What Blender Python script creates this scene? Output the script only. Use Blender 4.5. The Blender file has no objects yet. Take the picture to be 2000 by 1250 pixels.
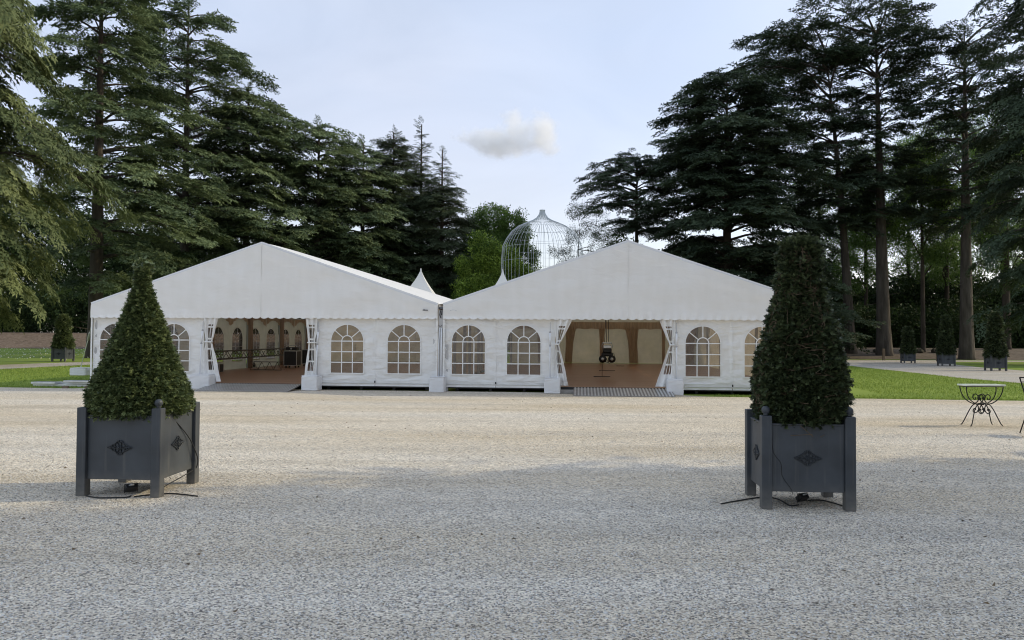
import bpy, math, random
import numpy as np
from mathutils import Vector, Matrix, noise

R = math.radians
sc = bpy.context.scene
COL = sc.collection
random.seed(7)

# ------------------------------------------------------------------ camera
CAM_Z = 1.46
F = 1480.0
PITCH, ROLL = R(1.355), R(0.35)
cam_data = bpy.data.cameras.new('camera')
cam = bpy.data.objects.new('camera', cam_data)
COL.objects.link(cam)
cam_data.sensor_width = 36.0
cam_data.lens = F / 2000 * 36
cam_data.clip_end = 6000
CAM_M = Matrix.Rotation(math.pi / 2 + PITCH, 4, 'X') @ Matrix.Rotation(ROLL, 4, 'Z')
cam.matrix_world = Matrix.Translation((0, 0, CAM_Z)) @ CAM_M
sc.camera = cam

# ------------------------------------------------------------------ world
SUN_AZ, SUN_EL = R(10), R(30)          # azimuth from +X towards +Y
world = bpy.data.worlds.new('World')
sc.world = world
world.use_nodes = True
wn = world.node_tree
for n in list(wn.nodes):
    wn.nodes.remove(n)
def N(tree, typ, **kw):
    n = tree.nodes.new(typ)
    for k, v in kw.items():
        if k == 'inp':
            for a, b in v.items():
                n.inputs[a].default_value = b
        else:
            setattr(n, k, v)
    return n
sky = N(wn, 'ShaderNodeTexSky', sky_type='NISHITA', sun_disc=False, sun_elevation=SUN_EL,
        sun_rotation=math.pi / 2 - SUN_AZ, air_density=1.0, dust_density=1.0, ozone_density=1.5, altitude=50)
tc = N(wn, 'ShaderNodeTexCoord')
mp = N(wn, 'ShaderNodeMapping'); mp.inputs['Scale'].default_value = (1, 1, 2.6)
ns = N(wn, 'ShaderNodeTexNoise'); ns.inputs['Scale'].default_value = 1.6; ns.inputs['Detail'].default_value = 5
ns.inputs['Roughness'].default_value = 0.5
rp = N(wn, 'ShaderNodeMapRange'); rp.inputs['From Min'].default_value = 0.3; rp.inputs['From Max'].default_value = 0.75
rp.inputs['To Min'].default_value = 0.48; rp.inputs['To Max'].default_value = 0.66
mx = N(wn, 'ShaderNodeMix', data_type='RGBA')
# thin high veil: paler and slightly mauve towards the horizon, bluer overhead
sepz = N(wn, 'ShaderNodeSeparateXYZ'); wn.links.new(tc.outputs['Generated'], sepz.inputs['Vector'])
zr = N(wn, 'ShaderNodeMapRange'); zr.inputs['From Min'].default_value = 0.05; zr.inputs['From Max'].default_value = 0.62
wn.links.new(sepz.outputs['Z'], zr.inputs['Value'])
veil = N(wn, 'ShaderNodeMix', data_type='RGBA')
veil.inputs['A'].default_value = (2.75, 2.40, 2.45, 1); veil.inputs['B'].default_value = (3.1, 3.38, 3.72, 1)
wn.links.new(zr.outputs['Result'], veil.inputs['Factor']); 
ws = N(wn, 'ShaderNodeTexNoise'); ws.inputs['Scale'].default_value = 2.2; ws.inputs['Detail'].default_value = 6; ws.inputs['Distortion'].default_value = 1.2
wmap = N(wn, 'ShaderNodeMapping'); wmap.inputs['Scale'].default_value = (1, 1.6, 3.2); wmap.inputs['Rotation'].default_value = (.3, .2, .5)
wn.links.new(tc.outputs['Generated'], wmap.inputs['Vector']); wn.links.new(wmap.outputs['Vector'], ws.inputs['Vector'])
wr_ = N(wn, 'ShaderNodeMapRange'); wr_.inputs['From Min'].default_value = .35; wr_.inputs['From Max'].default_value = .7
wr_.inputs['To Min'].default_value = .93; wr_.inputs['To Max'].default_value = 1.10
wn.links.new(ws.outputs['Fac'], wr_.inputs['Value'])
wmul = N(wn, 'ShaderNodeMix', data_type='RGBA', blend_type='MULTIPLY'); wmul.inputs['Factor'].default_value = 1
wn.links.new(veil.outputs['Result'], wmul.inputs['A']); wn.links.new(wr_.outputs['Result'], wmul.inputs['B'])
wn.links.new(wmul.outputs['Result'], mx.inputs['B'])
bg = N(wn, 'ShaderNodeBackground'); bg.inputs['Strength'].default_value = 0.15
wo = N(wn, 'ShaderNodeOutputWorld')
wl = wn.links.new
wl(tc.outputs['Generated'], mp.inputs['Vector']); wl(mp.outputs['Vector'], ns.inputs['Vector'])
wl(ns.outputs['Fac'], rp.inputs['Value']); wl(rp.outputs['Result'], mx.inputs['Factor'])
wl(sky.outputs['Color'], mx.inputs['A']); wl(mx.outputs['Result'], bg.inputs['Color'])
wl(bg.outputs['Background'], wo.inputs['Surface'])

# ------------------------------------------------------------------ sun
sd = bpy.data.lights.new('sun', 'SUN')
sd.energy = 1.35
sd.angle = R(0.6)
sd.color = (1.0, 0.86, 0.56)
sun = bpy.data.objects.new('sun', sd)
COL.objects.link(sun)
sdir = Vector((math.cos(SUN_EL) * math.cos(SUN_AZ), math.cos(SUN_EL) * math.sin(SUN_AZ), math.sin(SUN_EL)))
sun.rotation_euler = sdir.to_track_quat('Z', 'Y').to_euler()
sun.location = (40, 20, 40)

sc.view_settings.view_transform = 'Standard'
sc.view_settings.look = 'None'
sc.view_settings.exposure = 0.91
sc.view_settings.gamma = 1.0
sc.view_settings.use_curve_mapping = False
try:
    sc.cycles.volume_bounces = 14
    sc.cycles.max_bounces = 14
    sc.cycles.filter_width = 1.05
    sc.cycles.transparent_max_bounces = 12
except Exception:
    pass

# ------------------------------------------------------------------ helpers
def G(px, py, z=0.0):
    """point of the photograph -> point on the level z"""
    d = CAM_M.to_3x3() @ Vector(((px - 1000) / F, -(py - 625) / F, -1))
    t = (z - CAM_Z) / d.z
    return Vector((d.x * t, d.y * t, z))

def at(px, py, Y):
    """point of the photograph at depth Y"""
    d = CAM_M.to_3x3() @ Vector(((px - 1000) / F, -(py - 625) / F, -1))
    t = Y / d.y
    return Vector((d.x * t, Y, CAM_Z + d.z * t))

def sm(a, b, x):
    t = min(1, max(0, (x - a) / (b - a)))
    return t * t * (3 - 2 * t)

def H(x, y):
    """terrain height"""
    l = sm(44, 62, y) * 0.35 + sm(62, 74, y) * 1.35
    r = sm(57, 67, y) * 0.75
    k = sm(-12, 12, x)
    return l * (1 - k) + r * k

def tag(o, label=None, cat=None, group=None, kind=None):
    if label: o['label'] = label
    if cat: o['category'] = cat
    if group: o['group'] = group
    if kind: o['kind'] = kind
    return o

def empty(name, loc=(0, 0, 0), rz=0.0, label=None, cat=None, group=None):
    o = bpy.data.objects.new(name, None)
    COL.objects.link(o)
    o.location = loc
    o.rotation_euler = (0, 0, rz)
    o.empty_display_size = 0.2
    return tag(o, label, cat, group)

def copy_tree(o, parent=None):
    c = o.copy(); COL.objects.link(c)
    if parent is not None:
        c.parent = parent
    for ch in list(o.children):
        copy_tree(ch, c)
    return c

class MB:
    def __init__(s):
        s.v = []; s.f = []; s.m = []
    def add(s, vs, fs, mi=0):
        b = len(s.v)
        s.v += [tuple(p) for p in vs]
        s.f += [tuple(b + i for i in f) for f in fs]
        s.m += [mi] * len(fs)
        return s
    def box(s, c, d, rot=None, mi=0, bev=0.0):
        hx, hy, hz = d[0] / 2, d[1] / 2, d[2] / 2
        M = rot if rot is not None else Matrix.Identity(3)
        C = Vector(c)
        if bev <= 0:
            vs = [C + M @ Vector((x * hx, y * hy, z * hz)) for x in (-1, 1) for y in (-1, 1) for z in (-1, 1)]
            fs = [(0, 1, 3, 2), (4, 6, 7, 5), (0, 4, 5, 1), (2, 3, 7, 6), (0, 2, 6, 4), (1, 5, 7, 3)]
            return s.add(vs, fs, mi)
        # chamfered box: 24 vertices
        b = min(bev, hx * .9, hy * .9, hz * .9)
        vs = []; idx = {}
        for sx in (-1, 1):
            for sy in (-1, 1):
                for sz in (-1, 1):
                    for ax in range(3):
                        p = [sx * (hx - b), sy * (hy - b), sz * (hz - b)]
                        p[ax] = (sx * hx, sy * hy, sz * hz)[ax]
                        idx[(sx, sy, sz, ax)] = len(vs)
                        vs.append(C + M @ Vector(p))
        fs = []
        for ax in range(3):
            o = [i for i in range(3) if i != ax]
            for sg in (-1, 1):
                q = []
                for a, c2 in ((-1, -1), (1, -1), (1, 1), (-1, 1)):
                    k = [0, 0, 0]; k[ax] = sg; k[o[0]] = a; k[o[1]] = c2
                    q.append(idx[(k[0], k[1], k[2], ax)])
                flip = (sg > 0) == (ax == 1)
                fs.append(tuple(reversed(q)) if flip else tuple(q))
        for ax in range(3):
            o = [i for i in range(3) if i != ax]
            for a in (-1, 1):
                for c2 in (-1, 1):
                    q = []
                    for e, fx in ((-1, o[0]), (1, o[0]), (1, o[1]), (-1, o[1])):
                        k = [0, 0, 0]; k[ax] = e; k[o[0]] = a; k[o[1]] = c2
                        q.append(idx[(k[0], k[1], k[2], fx)])
                    fs.append(tuple(q))
        for sx in (-1, 1):
            for sy in (-1, 1):
                for sz in (-1, 1):
                    fs.append(tuple(idx[(sx, sy, sz, a)] for a in range(3)))
        return s.add(vs, fs, mi)
    def tube(s, pts, r, n=6, cap=True, mi=0):
        pts = [Vector(p) for p in pts]
        rs = r if isinstance(r, (list, tuple)) else [r] * len(pts)
        vs = []; fs = []
        prev = None
        for i, p in enumerate(pts):
            a = pts[min(i + 1, len(pts) - 1)] - pts[max(i - 1, 0)]
            if a.length < 1e-9: a = Vector((0, 0, 1))
            a.normalize()
            if prev is None:
                ref = Vector((0, 0, 1)) if abs(a.z) < .9 else Vector((1, 0, 0))
                u = a.cross(ref).normalized()
            else:
                u = (prev - a * prev.dot(a))
                if u.length < 1e-6: u = a.orthogonal()
                u.normalize()
            prev = u
            w = a.cross(u)
            for k in range(n):
                t = 2 * math.pi * k / n
                vs.append(p + (u * math.cos(t) + w * math.sin(t)) * rs[i])
        for i in range(len(pts) - 1):
            for k in range(n):
                k2 = (k + 1) % n
                fs.append((i * n + k, i * n + k2, (i + 1) * n + k2, (i + 1) * n + k))
        if cap:
            fs.append(tuple(reversed(range(n))))
            fs.append(tuple((len(pts) - 1) * n + k for k in range(n)))
        return s.add(vs, fs, mi)
    def lathe(s, prof, c=(0, 0, 0), n=16, mi=0):
        vs = []; fs = []
        for (r, z) in prof:
            for k in range(n):
                t = 2 * math.pi * k / n
                vs.append((c[0] + r * math.cos(t), c[1] + r * math.sin(t), c[2] + z))
        for i in range(len(prof) - 1):
            for k in range(n):
                k2 = (k + 1) % n
                fs.append((i * n + k, i * n + k2, (i + 1) * n + k2, (i + 1) * n + k))
        fs.append(tuple(reversed(range(n))))
        fs.append(tuple((len(prof) - 1) * n + k for k in range(n)))
        return s.add(vs, fs, mi)
    def ball(s, c, r, n=12, m=8, mi=0):
        return s.lathe([(max(1e-4, r * math.sin(math.pi * i / m)), -r * math.cos(math.pi * i / m)) for i in range(m + 1)], c, n, mi)
    def grid(s, nu, nv, fn, mi=0):
        vs = [fn(i / nu, j / nv) for j in range(nv + 1) for i in range(nu + 1)]
        fs = [(j * (nu + 1) + i, j * (nu + 1) + i + 1, (j + 1) * (nu + 1) + i + 1, (j + 1) * (nu + 1) + i) for j in range(nv) for i in range(nu)]
        return s.add(vs, fs, mi)
    def mesh(s, name, mats, smooth=False):
        me = bpy.data.meshes.new(name)
        me.from_pydata(s.v, [], s.f)
        for m in (mats if isinstance(mats, (list, tuple)) else [mats]):
            me.materials.append(m)
        if any(s.m):
            me.polygons.foreach_set('material_index', s.m)
        if smooth:
            me.polygons.foreach_set('use_smooth', [True] * len(s.f))
        me.update()
        return me
    def build(s, name, mats, parent=None, smooth=False, loc=None, rz=None):
        o = bpy.data.objects.new(name, s.mesh(name, mats, smooth))
        COL.objects.link(o)
        if parent is not None: o.parent = parent
        if loc is not None: o.location = loc
        if rz is not None: o.rotation_euler = (0, 0, rz)
        return o

def link_mesh(name, me, parent=None, loc=(0, 0, 0), rz=0.0):
    o = bpy.data.objects.new(name, me)
    COL.objects.link(o)
    o.location = loc; o.rotation_euler = (0, 0, rz)
    if parent is not None: o.parent = parent
    return o

# ------------------------------------------------------------------ materials
def mat(name, col, rough=0.7, metal=0.0, var=0.0, vscale=4.0, bump=0.0, bscale=30.0, col2=None, spec=0.5,
        trans=0.0, transcol=None, detail=4.0, bdist=0.02, stretch=None, tint=False, sheen=0):
    m = bpy.data.materials.new(name)
    m.use_nodes = True
    t = m.node_tree
    bs = t.nodes['Principled BSDF']
    out = t.nodes['Material Output']
    bs.inputs['Roughness'].default_value = rough
    bs.inputs['Metallic'].default_value = metal
    bs.inputs['Specular IOR Level'].default_value = spec
    bs.inputs['Base Color'].default_value = (*col, 1)
    L = t.links.new
    colsock = None
    tcn = N(t, 'ShaderNodeTexCoord')
    src = tcn.outputs['Object']
    if stretch:
        mpn = N(t, 'ShaderNodeMapping'); mpn.inputs['Scale'].default_value = stretch
        L(src, mpn.inputs['Vector']); src = mpn.outputs['Vector']
    if var > 0 or col2:
        nz = N(t, 'ShaderNodeTexNoise'); nz.inputs['Scale'].default_value = vscale; nz.inputs['Detail'].default_value = detail
        L(src, nz.inputs['Vector'])
        mr = N(t, 'ShaderNodeMapRange'); mr.inputs['From Min'].default_value = .3; mr.inputs['From Max'].default_value = .7
        L(nz.outputs['Fac'], mr.inputs['Value'])
        mixn = N(t, 'ShaderNodeMix', data_type='RGBA')
        c2 = col2 if col2 else tuple(min(1, c * (1 + var)) for c in col)
        c1 = col if col2 else tuple(c * (1 - var) for c in col)
        mixn.inputs['A'].default_value = (*c1, 1); mixn.inputs['B'].default_value = (*c2, 1)
        L(mr.outputs['Result'], mixn.inputs['Factor'])
        colsock = mixn.outputs['Result']
    if tint:
        at_ = N(t, 'ShaderNodeAttribute', attribute_name='tint')
        mixt = N(t, 'ShaderNodeMix', data_type='RGBA')
        mixt.inputs['A'].default_value = (*col, 1)
        mixt.inputs['B'].default_value = (*(col2 or col), 1)
        L(at_.outputs['Fac'], mixt.inputs['Factor'])
        colsock = mixt.outputs['Result']
    if colsock is not None:
        L(colsock, bs.inputs['Base Color'])
    if bump > 0:
        nb = N(t, 'ShaderNodeTexNoise'); nb.inputs['Scale'].default_value = bscale; nb.inputs['Detail'].default_value = 4
        L(src, nb.inputs['Vector'])
        bp = N(t, 'ShaderNodeBump'); bp.inputs['Strength'].default_value = bump; bp.inputs['Distance'].default_value = bdist
        L(nb.outputs['Fac'], bp.inputs['Height']); L(bp.outputs['Normal'], bs.inputs['Normal'])
    if trans > 0:
        tr = N(t, 'ShaderNodeBsdfTranslucent')
        tr.inputs['Color'].default_value = (*(transcol or col), 1)
        if colsock is not None and transcol is None:
            L(colsock, tr.inputs['Color'])
        ms = N(t, 'ShaderNodeMixShader'); ms.inputs['Fac'].default_value = trans
        L(bs.outputs['BSDF'], ms.inputs[1]); L(tr.outputs['BSDF'], ms.inputs[2]); L(ms.outputs['Shader'], out.inputs['Surface'])
    return m

M_ = {}
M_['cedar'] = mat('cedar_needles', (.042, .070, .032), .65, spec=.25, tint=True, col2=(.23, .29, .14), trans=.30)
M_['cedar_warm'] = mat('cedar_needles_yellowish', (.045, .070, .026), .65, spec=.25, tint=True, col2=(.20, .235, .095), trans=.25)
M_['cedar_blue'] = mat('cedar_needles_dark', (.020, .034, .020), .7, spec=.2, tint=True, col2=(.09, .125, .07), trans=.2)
M_['spruce'] = mat('spruce_needles', (.028, .046, .024), .7, spec=.2, tint=True, col2=(.12, .15, .08), trans=.2)
M_['leaf'] = mat('broad_leaves', (.035, .07, .015), .55, spec=.3, tint=True, col2=(.15, .25, .05), trans=.3)
M_['leaf_bright'] = mat('fresh_green_leaves', (.04, .085, .012), .55, spec=.3, tint=True, col2=(.34, .46, .08), trans=.4)
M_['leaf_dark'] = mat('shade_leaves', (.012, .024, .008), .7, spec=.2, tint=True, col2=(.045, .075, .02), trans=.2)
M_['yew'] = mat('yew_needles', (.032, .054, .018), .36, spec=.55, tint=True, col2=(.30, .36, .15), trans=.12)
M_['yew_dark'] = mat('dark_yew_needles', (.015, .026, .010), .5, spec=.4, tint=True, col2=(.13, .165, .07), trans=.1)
M_['twig'] = mat('dry_twigs', (.13, .09, .055), .9)
M_['bark'] = mat('bark', (.05, .043, .036), .95, col2=(.115, .10, .085), vscale=3, bump=1.0, bscale=7, bdist=.08, stretch=(1, 1, .22), spec=.1)
M_['bark_dark'] = mat('dark_bark', (.035, .028, .022), .95, col2=(.08, .066, .052), vscale=3, bump=.8, bscale=7, bdist=.06, stretch=(1, 1, .25), spec=.1)
M_['planter'] = mat('slate_grey_paint', (.044, .051, .060), 0.5, var=.26, vscale=3.5, bump=.08, bscale=90, bdist=.002)
M_['planter_dark'] = mat('cast_iron', (.018, .022, .027), .5, bump=.1, bscale=120)
M_['soil'] = mat('soil', (.03, .022, .015), .95, bump=.6, bscale=40)
M_['iron'] = mat('wrought_iron', (.012, .013, .014), .45, metal=.6)
M_['marble'] = mat('pale_stone_top', (.72, .76, .66), .25, var=.08, vscale=9)
M_['alu'] = mat('aluminium', (.62, .63, .64), .35, metal=.75, var=.1, vscale=6)
M_['alu_darkened'] = mat('darkened_aluminium', (.26, .25, .24), .5, metal=.45, var=.2, vscale=5)  # darkened aluminium; on the ramps its colour carries the groove shade
M_['floorboard'] = mat('brown_floor_panel', (.26, .125, .07), .33, col2=(.36, .18, .10), vscale=2.2, stretch=(.6, 5, 1), bump=.1, bscale=12)
M_['frame'] = mat('grey_frame_metal', (.45, .45, .46), .4, metal=.5)
M_['frame_brown'] = mat('draped_leg_cloth', (.30, .21, .15), .9, var=.2, vscale=6, stretch=(5, 5, .4))
M_['drape'] = mat('tan_drape', (.56, .42, .30), .9, var=.12, vscale=5, stretch=(6, 6, .4), trans=.4)
M_['side'] = mat('lined_side_wall', (.66, .60, .50), .85, var=.08, vscale=3, trans=.3)
M_['truss'] = mat('bronze_truss_metal', (.10, .085, .065), .45, metal=.4)
M_['lining'] = mat('beige_lining', (.80, .67, .52), .9, var=.06, vscale=4, trans=.45)
M_['black'] = mat('black_plastic', (.012, .012, .013), .45)
M_['case'] = mat('black_laminate', (.02, .02, .022), .5, var=.2)
M_['steel'] = mat('steel', (.5, .5, .5), .3, metal=.9)
M_['cable'] = mat('rubber_cable', (.012, .012, .012), .6)
M_['lens'] = mat('lens_glass', (.55, .58, .6), .15, metal=.3)
M_['wire'] = mat('galvanised_wire', (.55, .58, .60), .5, metal=.15)
M_['ink'] = mat('black_print', (.015, .015, .02), .6)
M_['ink_grey'] = mat('faded_print', (.42, .43, .46), .7)
M_['wood'] = mat('weathered_wood', (.16, .12, .08), .9, var=.25, vscale=8, stretch=(1, 1, .3))
M_['pipe'] = mat('white_pipe', (.75, .76, .78), .4)

def weather_planter(m):
    t = m.node_tree; L = t.links.new; bs = t.nodes['Principled BSDF']
    src = bs.inputs['Base Color'].links[0].from_socket
    tcn = N(t, 'ShaderNodeTexCoord'); sp = N(t, 'ShaderNodeSeparateXYZ'); L(tcn.outputs['Object'], sp.inputs['Vector'])
    nz = N(t, 'ShaderNodeTexNoise'); nz.inputs['Scale'].default_value = 14; nz.inputs['Detail'].default_value = 6; L(tcn.outputs['Object'], nz.inputs['Vector'])
    # dust splashed up from the gravel, thinning out over the lowest hand's breadth
    a = N(t, 'ShaderNodeMapRange'); a.inputs['From Min'].default_value = .24; a.inputs['From Max'].default_value = .0; L(sp.outputs['Z'], a.inputs['Value'])
    b = N(t, 'ShaderNodeMath', operation='MULTIPLY'); L(a.outputs['Result'], b.inputs[0]); L(nz.outputs['Fac'], b.inputs[1])
    # run-off streaks
    mp_ = N(t, 'ShaderNodeMapping'); mp_.inputs['Scale'].default_value = (22, 22, 1.1); L(tcn.outputs['Object'], mp_.inputs['Vector'])
    ns_ = N(t, 'ShaderNodeTexNoise'); ns_.inputs['Scale'].default_value = 1; ns_.inputs['Detail'].default_value = 5; L(mp_.outputs['Vector'], ns_.inputs['Vector'])
    c = N(t, 'ShaderNodeMapRange'); c.inputs['From Min'].default_value = .56; c.inputs['From Max'].default_value = .78; c.inputs['To Max'].default_value = .28; L(ns_.outputs['Fac'], c.inputs['Value'])
    d = N(t, 'ShaderNodeMath', operation='MAXIMUM'); L(b.outputs[0], d.inputs[0]); L(c.outputs['Result'], d.inputs[1])
    mxn = N(t, 'ShaderNodeMix', data_type='RGBA'); mxn.inputs['B'].default_value = (.20, .185, .16, 1)
    L(d.outputs[0], mxn.inputs['Factor']); L(src, mxn.inputs['A']); L(mxn.outputs['Result'], bs.inputs['Base Color'])
M_['planter_plain'] = M_['planter'].copy(); M_['planter_plain'].name = 'slate_grey_paint_clean'
weather_planter(M_['planter'])

def tent_fabric(name, col, trans, wr=.5):
    m = bpy.data.materials.new(name); m.use_nodes = True
    t = m.node_tree; L = t.links.new
    bs = t.nodes['Principled BSDF']; out = t.nodes['Material Output']
    bs.inputs['Roughness'].default_value = .45
    bs.inputs['Specular IOR Level'].default_value = .35
    tcn = N(t, 'ShaderNodeTexCoord')
    # grime, faint streaks
    mp1 = N(t, 'ShaderNodeMapping'); mp1.inputs['Scale'].default_value = (2.2, 1, .45)
    n1 = N(t, 'ShaderNodeTexNoise'); n1.inputs['Scale'].default_value = 2.0; n1.inputs['Detail'].default_value = 6
    L(tcn.outputs['Object'], mp1.inputs['Vector']); L(mp1.outputs['Vector'], n1.inputs['Vector'])
    mr = N(t, 'ShaderNodeMapRange'); mr.inputs['From Min'].default_value = .35; mr.inputs['From Max'].default_value = .75
    L(n1.outputs['Fac'], mr.inputs['Value'])
    mixn = N(t, 'ShaderNodeMix', data_type='RGBA')
    mixn.inputs['A'].default_value = (*col, 1); mixn.inputs['B'].default_value = (col[0] * .955, col[1] * .955, col[2] * .945, 1)
    L(mr.outputs['Result'], mixn.inputs['Factor'])
    L(mixn.outputs['Result'], bs.inputs['Base Color'])
    # folds
    mp2 = N(t, 'ShaderNodeMapping'); mp2.inputs['Scale'].default_value = (1.0, 1.0, 2.6); mp2.inputs['Rotation'].default_value = (0, .35, 0)
    n2 = N(t, 'ShaderNodeTexNoise'); n2.inputs['Scale'].default_value = 1.7; n2.inputs['Detail'].default_value = 4; n2.inputs['Distortion'].default_value = .6
    L(tcn.outputs['Object'], mp2.inputs['Vector']); L(mp2.outputs['Vector'], n2.inputs['Vector'])
    bp = N(t, 'ShaderNodeBump'); bp.inputs['Strength'].default_value = wr; bp.inputs['Distance'].default_value = .12
    L(n2.outputs['Fac'], bp.inputs['Height']); L(bp.outputs['Normal'], bs.inputs['Normal'])
    tr = N(t, 'ShaderNodeBsdfTranslucent'); tr.inputs['Color'].default_value = (col[0], col[1] * .93, col[2] * .8, 1)
    ms = N(t, 'ShaderNodeMixShader'); ms.inputs['Fac'].default_value = trans
    L(bs.outputs['BSDF'], ms.inputs[1]); L(tr.outputs['BSDF'], ms.inputs[2]); L(ms.outputs['Shader'], out.inputs['Surface'])
    return m
M_['canvas'] = tent_fabric('white_pvc_canvas', (.88, .875, .86), .10, .6)
M_['canvas_gable'] = tent_fabric('white_pvc_gable', (.875, .865, .845), .09, .14)
M_['canvas_roof'] = tent_fabric('white_pvc_roof', (.85, .85, .85), .20, .2)
M_['cover'] = tent_fabric('white_weight_cover', (.80, .80, .81), .05, .5)

def vinyl():
    m = bpy.data.materials.new('clear_window_film'); m.use_nodes = True
    t = m.node_tree; L = t.links.new
    out = t.nodes['Material Output']; t.nodes.remove(t.nodes['Principled BSDF'])
    tp = N(t, 'ShaderNodeBsdfTransparent'); tp.inputs['Color'].default_value = (.62, .58, .56, 1)
    gl = N(t, 'ShaderNodeBsdfGlossy'); gl.inputs['Roughness'].default_value = .12; gl.inputs['Color'].default_value = (.9, .9, .9, 1)
    df = N(t, 'ShaderNodeBsdfDiffuse'); df.inputs['Color'].default_value = (.45, .42, .40, 1)
    n2 = N(t, 'ShaderNodeTexNoise'); n2.inputs['Scale'].default_value = 5; n2.inputs['Detail'].default_value = 3
    tcn = N(t, 'ShaderNodeTexCoord'); L(tcn.outputs['Object'], n2.inputs['Vector'])
    bp = N(t, 'ShaderNodeBump'); bp.inputs['Strength'].default_value = .5; bp.inputs['Distance'].default_value = .05
    L(n2.outputs['Fac'], bp.inputs['Height']); L(bp.outputs['Normal'], gl.inputs['Normal'])
    m1 = N(t, 'ShaderNodeMixShader'); m1.inputs['Fac'].default_value = .07
    m2 = N(t, 'ShaderNodeMixShader'); m2.inputs['Fac'].default_value = .06
    L(tp.outputs[0], m1.inputs[1]); L(df.outputs[0], m1.inputs[2])
    L(m1.outputs[0], m2.inputs[1]); L(gl.outputs[0], m2.inputs[2]); L(m2.outputs[0], out.inputs['Surface'])
    return m
M_['vinyl'] = vinyl()

def gravel_mat(name, base, dark, light, warm):
    m = bpy.data.materials.new(name); m.use_nodes = True
    t = m.node_tree; L = t.links.new
    bs = t.nodes['Principled BSDF']; bs.inputs['Roughness'].default_value = .9; bs.inputs['Specular IOR Level'].default_value = .2
    tcn = N(t, 'ShaderNodeTexCoord')
    v1 = N(t, 'ShaderNodeTexVoronoi'); v1.inputs['Scale'].default_value = 92
    v2 = N(t, 'ShaderNodeTexVoronoi'); v2.inputs['Scale'].default_value = 29
    nL = N(t, 'ShaderNodeTexNoise'); nL.inputs['Scale'].default_value = .32; nL.inputs['Detail'].default_value = 5
    nM = N(t, 'ShaderNodeTexNoise'); nM.inputs['Scale'].default_value = 5; nM.inputs['Detail'].default_value = 7; nM.inputs['Roughness'].default_value = .65
    mpL = N(t, 'ShaderNodeMapping'); mpL.inputs['Rotation'].default_value = (0, 0, .2); mpL.inputs['Scale'].default_value = (.35, 1.6, 1)
    L(tcn.outputs['Object'], mpL.inputs['Vector']); L(mpL.outputs['Vector'], nL.inputs['Vector'])
    for n in (v1, v2, nM): L(tcn.outputs['Object'], n.inputs['Vector'])
    sep = N(t, 'ShaderNodeSeparateColor'); L(v1.outputs['Color'], sep.inputs['Color'])
    cr = N(t, 'ShaderNodeValToRGB')
    e = cr.color_ramp.elements
    e[0].position = 0.0; e[0].color = (*dark, 1)
    e[1].position = 1.0; e[1].color = (*light, 1)
    a = e.new(.22); a.color = (*[d * .45 + b * .55 for d, b in zip(dark, base)], 1)
    b_ = e.new(.5); b_.color = (*base, 1)
    c_ = e.new(.78); c_.color = (*[(l + b) / 2 for l, b in zip(light, base)], 1)
    L(sep.outputs['Red'], cr.inputs['Fac'])
    # larger worn / dusty patches
    mr = N(t, 'ShaderNodeMapRange'); mr.inputs['From Min'].default_value = .35; mr.inputs['From Max'].default_value = .68
    L(nL.outputs['Fac'], mr.inputs['Value'])
    mw = N(t, 'ShaderNodeMix', data_type='RGBA', blend_type='MULTIPLY'); mw.inputs['B'].default_value = (*warm, 1)
    L(mr.outputs['Result'], mw.inputs['Factor']); L(cr.outputs['Color'], mw.inputs['A'])
    mr2 = N(t, 'ShaderNodeMapRange'); mr2.inputs['From Min'].default_value = .3; mr2.inputs['From Max'].default_value = .7
    mr2.inputs['To Min'].default_value = .90; mr2.inputs['To Max'].default_value = 1.10
    L(nM.outputs['Fac'], mr2.inputs['Value'])
    mm = N(t, 'ShaderNodeMix', data_type='RGBA', blend_type='MULTIPLY'); mm.inputs['Factor'].default_value = 1
    L(mw.outputs['Result'], mm.inputs['A']); L(mr2.outputs['Result'], mm.inputs['B'])
    # faint wheel and foot marks: long soft bands in two directions
    last = mm.outputs['Result']
    for (rz_, sx_, sy_, sc_, lo) in ((.35, .12, 1.0, 1.5, .90), (-.9, .10, 1.0, 1.1, .92)):
        mk_ = N(t, 'ShaderNodeMapping'); mk_.inputs['Rotation'].default_value = (0, 0, rz_); mk_.inputs['Scale'].default_value = (sx_, sy_, 1)
        nk = N(t, 'ShaderNodeTexNoise'); nk.inputs['Scale'].default_value = sc_; nk.inputs['Detail'].default_value = 2
        L(tcn.outputs['Object'], mk_.inputs['Vector']); L(mk_.outputs['Vector'], nk.inputs['Vector'])
        rk = N(t, 'ShaderNodeMapRange'); rk.inputs['From Min'].default_value = .36; rk.inputs['From Max'].default_value = .50
        rk.inputs['To Min'].default_value = lo; rk.inputs['To Max'].default_value = 1.0
        L(nk.outputs['Fac'], rk.inputs['Value'])
        mq = N(t, 'ShaderNodeMix', data_type='RGBA', blend_type='MULTIPLY'); mq.inputs['Factor'].default_value = 1
        L(last, mq.inputs['A']); L(rk.outputs['Result'], mq.inputs['B']); last = mq.outputs['Result']
    L(last, bs.inputs['Base Color'])
    ad = N(t, 'ShaderNodeMath', operation='ADD'); L(v1.outputs['Distance'], ad.inputs[0]); 
    mu = N(t, 'ShaderNodeMath', operation='MULTIPLY'); mu.inputs[1].default_value = .8; L(v2.outputs['Distance'], mu.inputs[0]); L(mu.outputs[0], ad.inputs[1])
    bp = N(t, 'ShaderNodeBump'); bp.invert = True; bp.inputs['Strength'].default_value = .7; bp.inputs['Distance'].default_value = .009
    L(ad.outputs[0], bp.inputs['Height'])
    bp2 = N(t, 'ShaderNodeBump'); bp2.inputs['Strength'].default_value = .35; bp2.inputs['Distance'].default_value = .05
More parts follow.
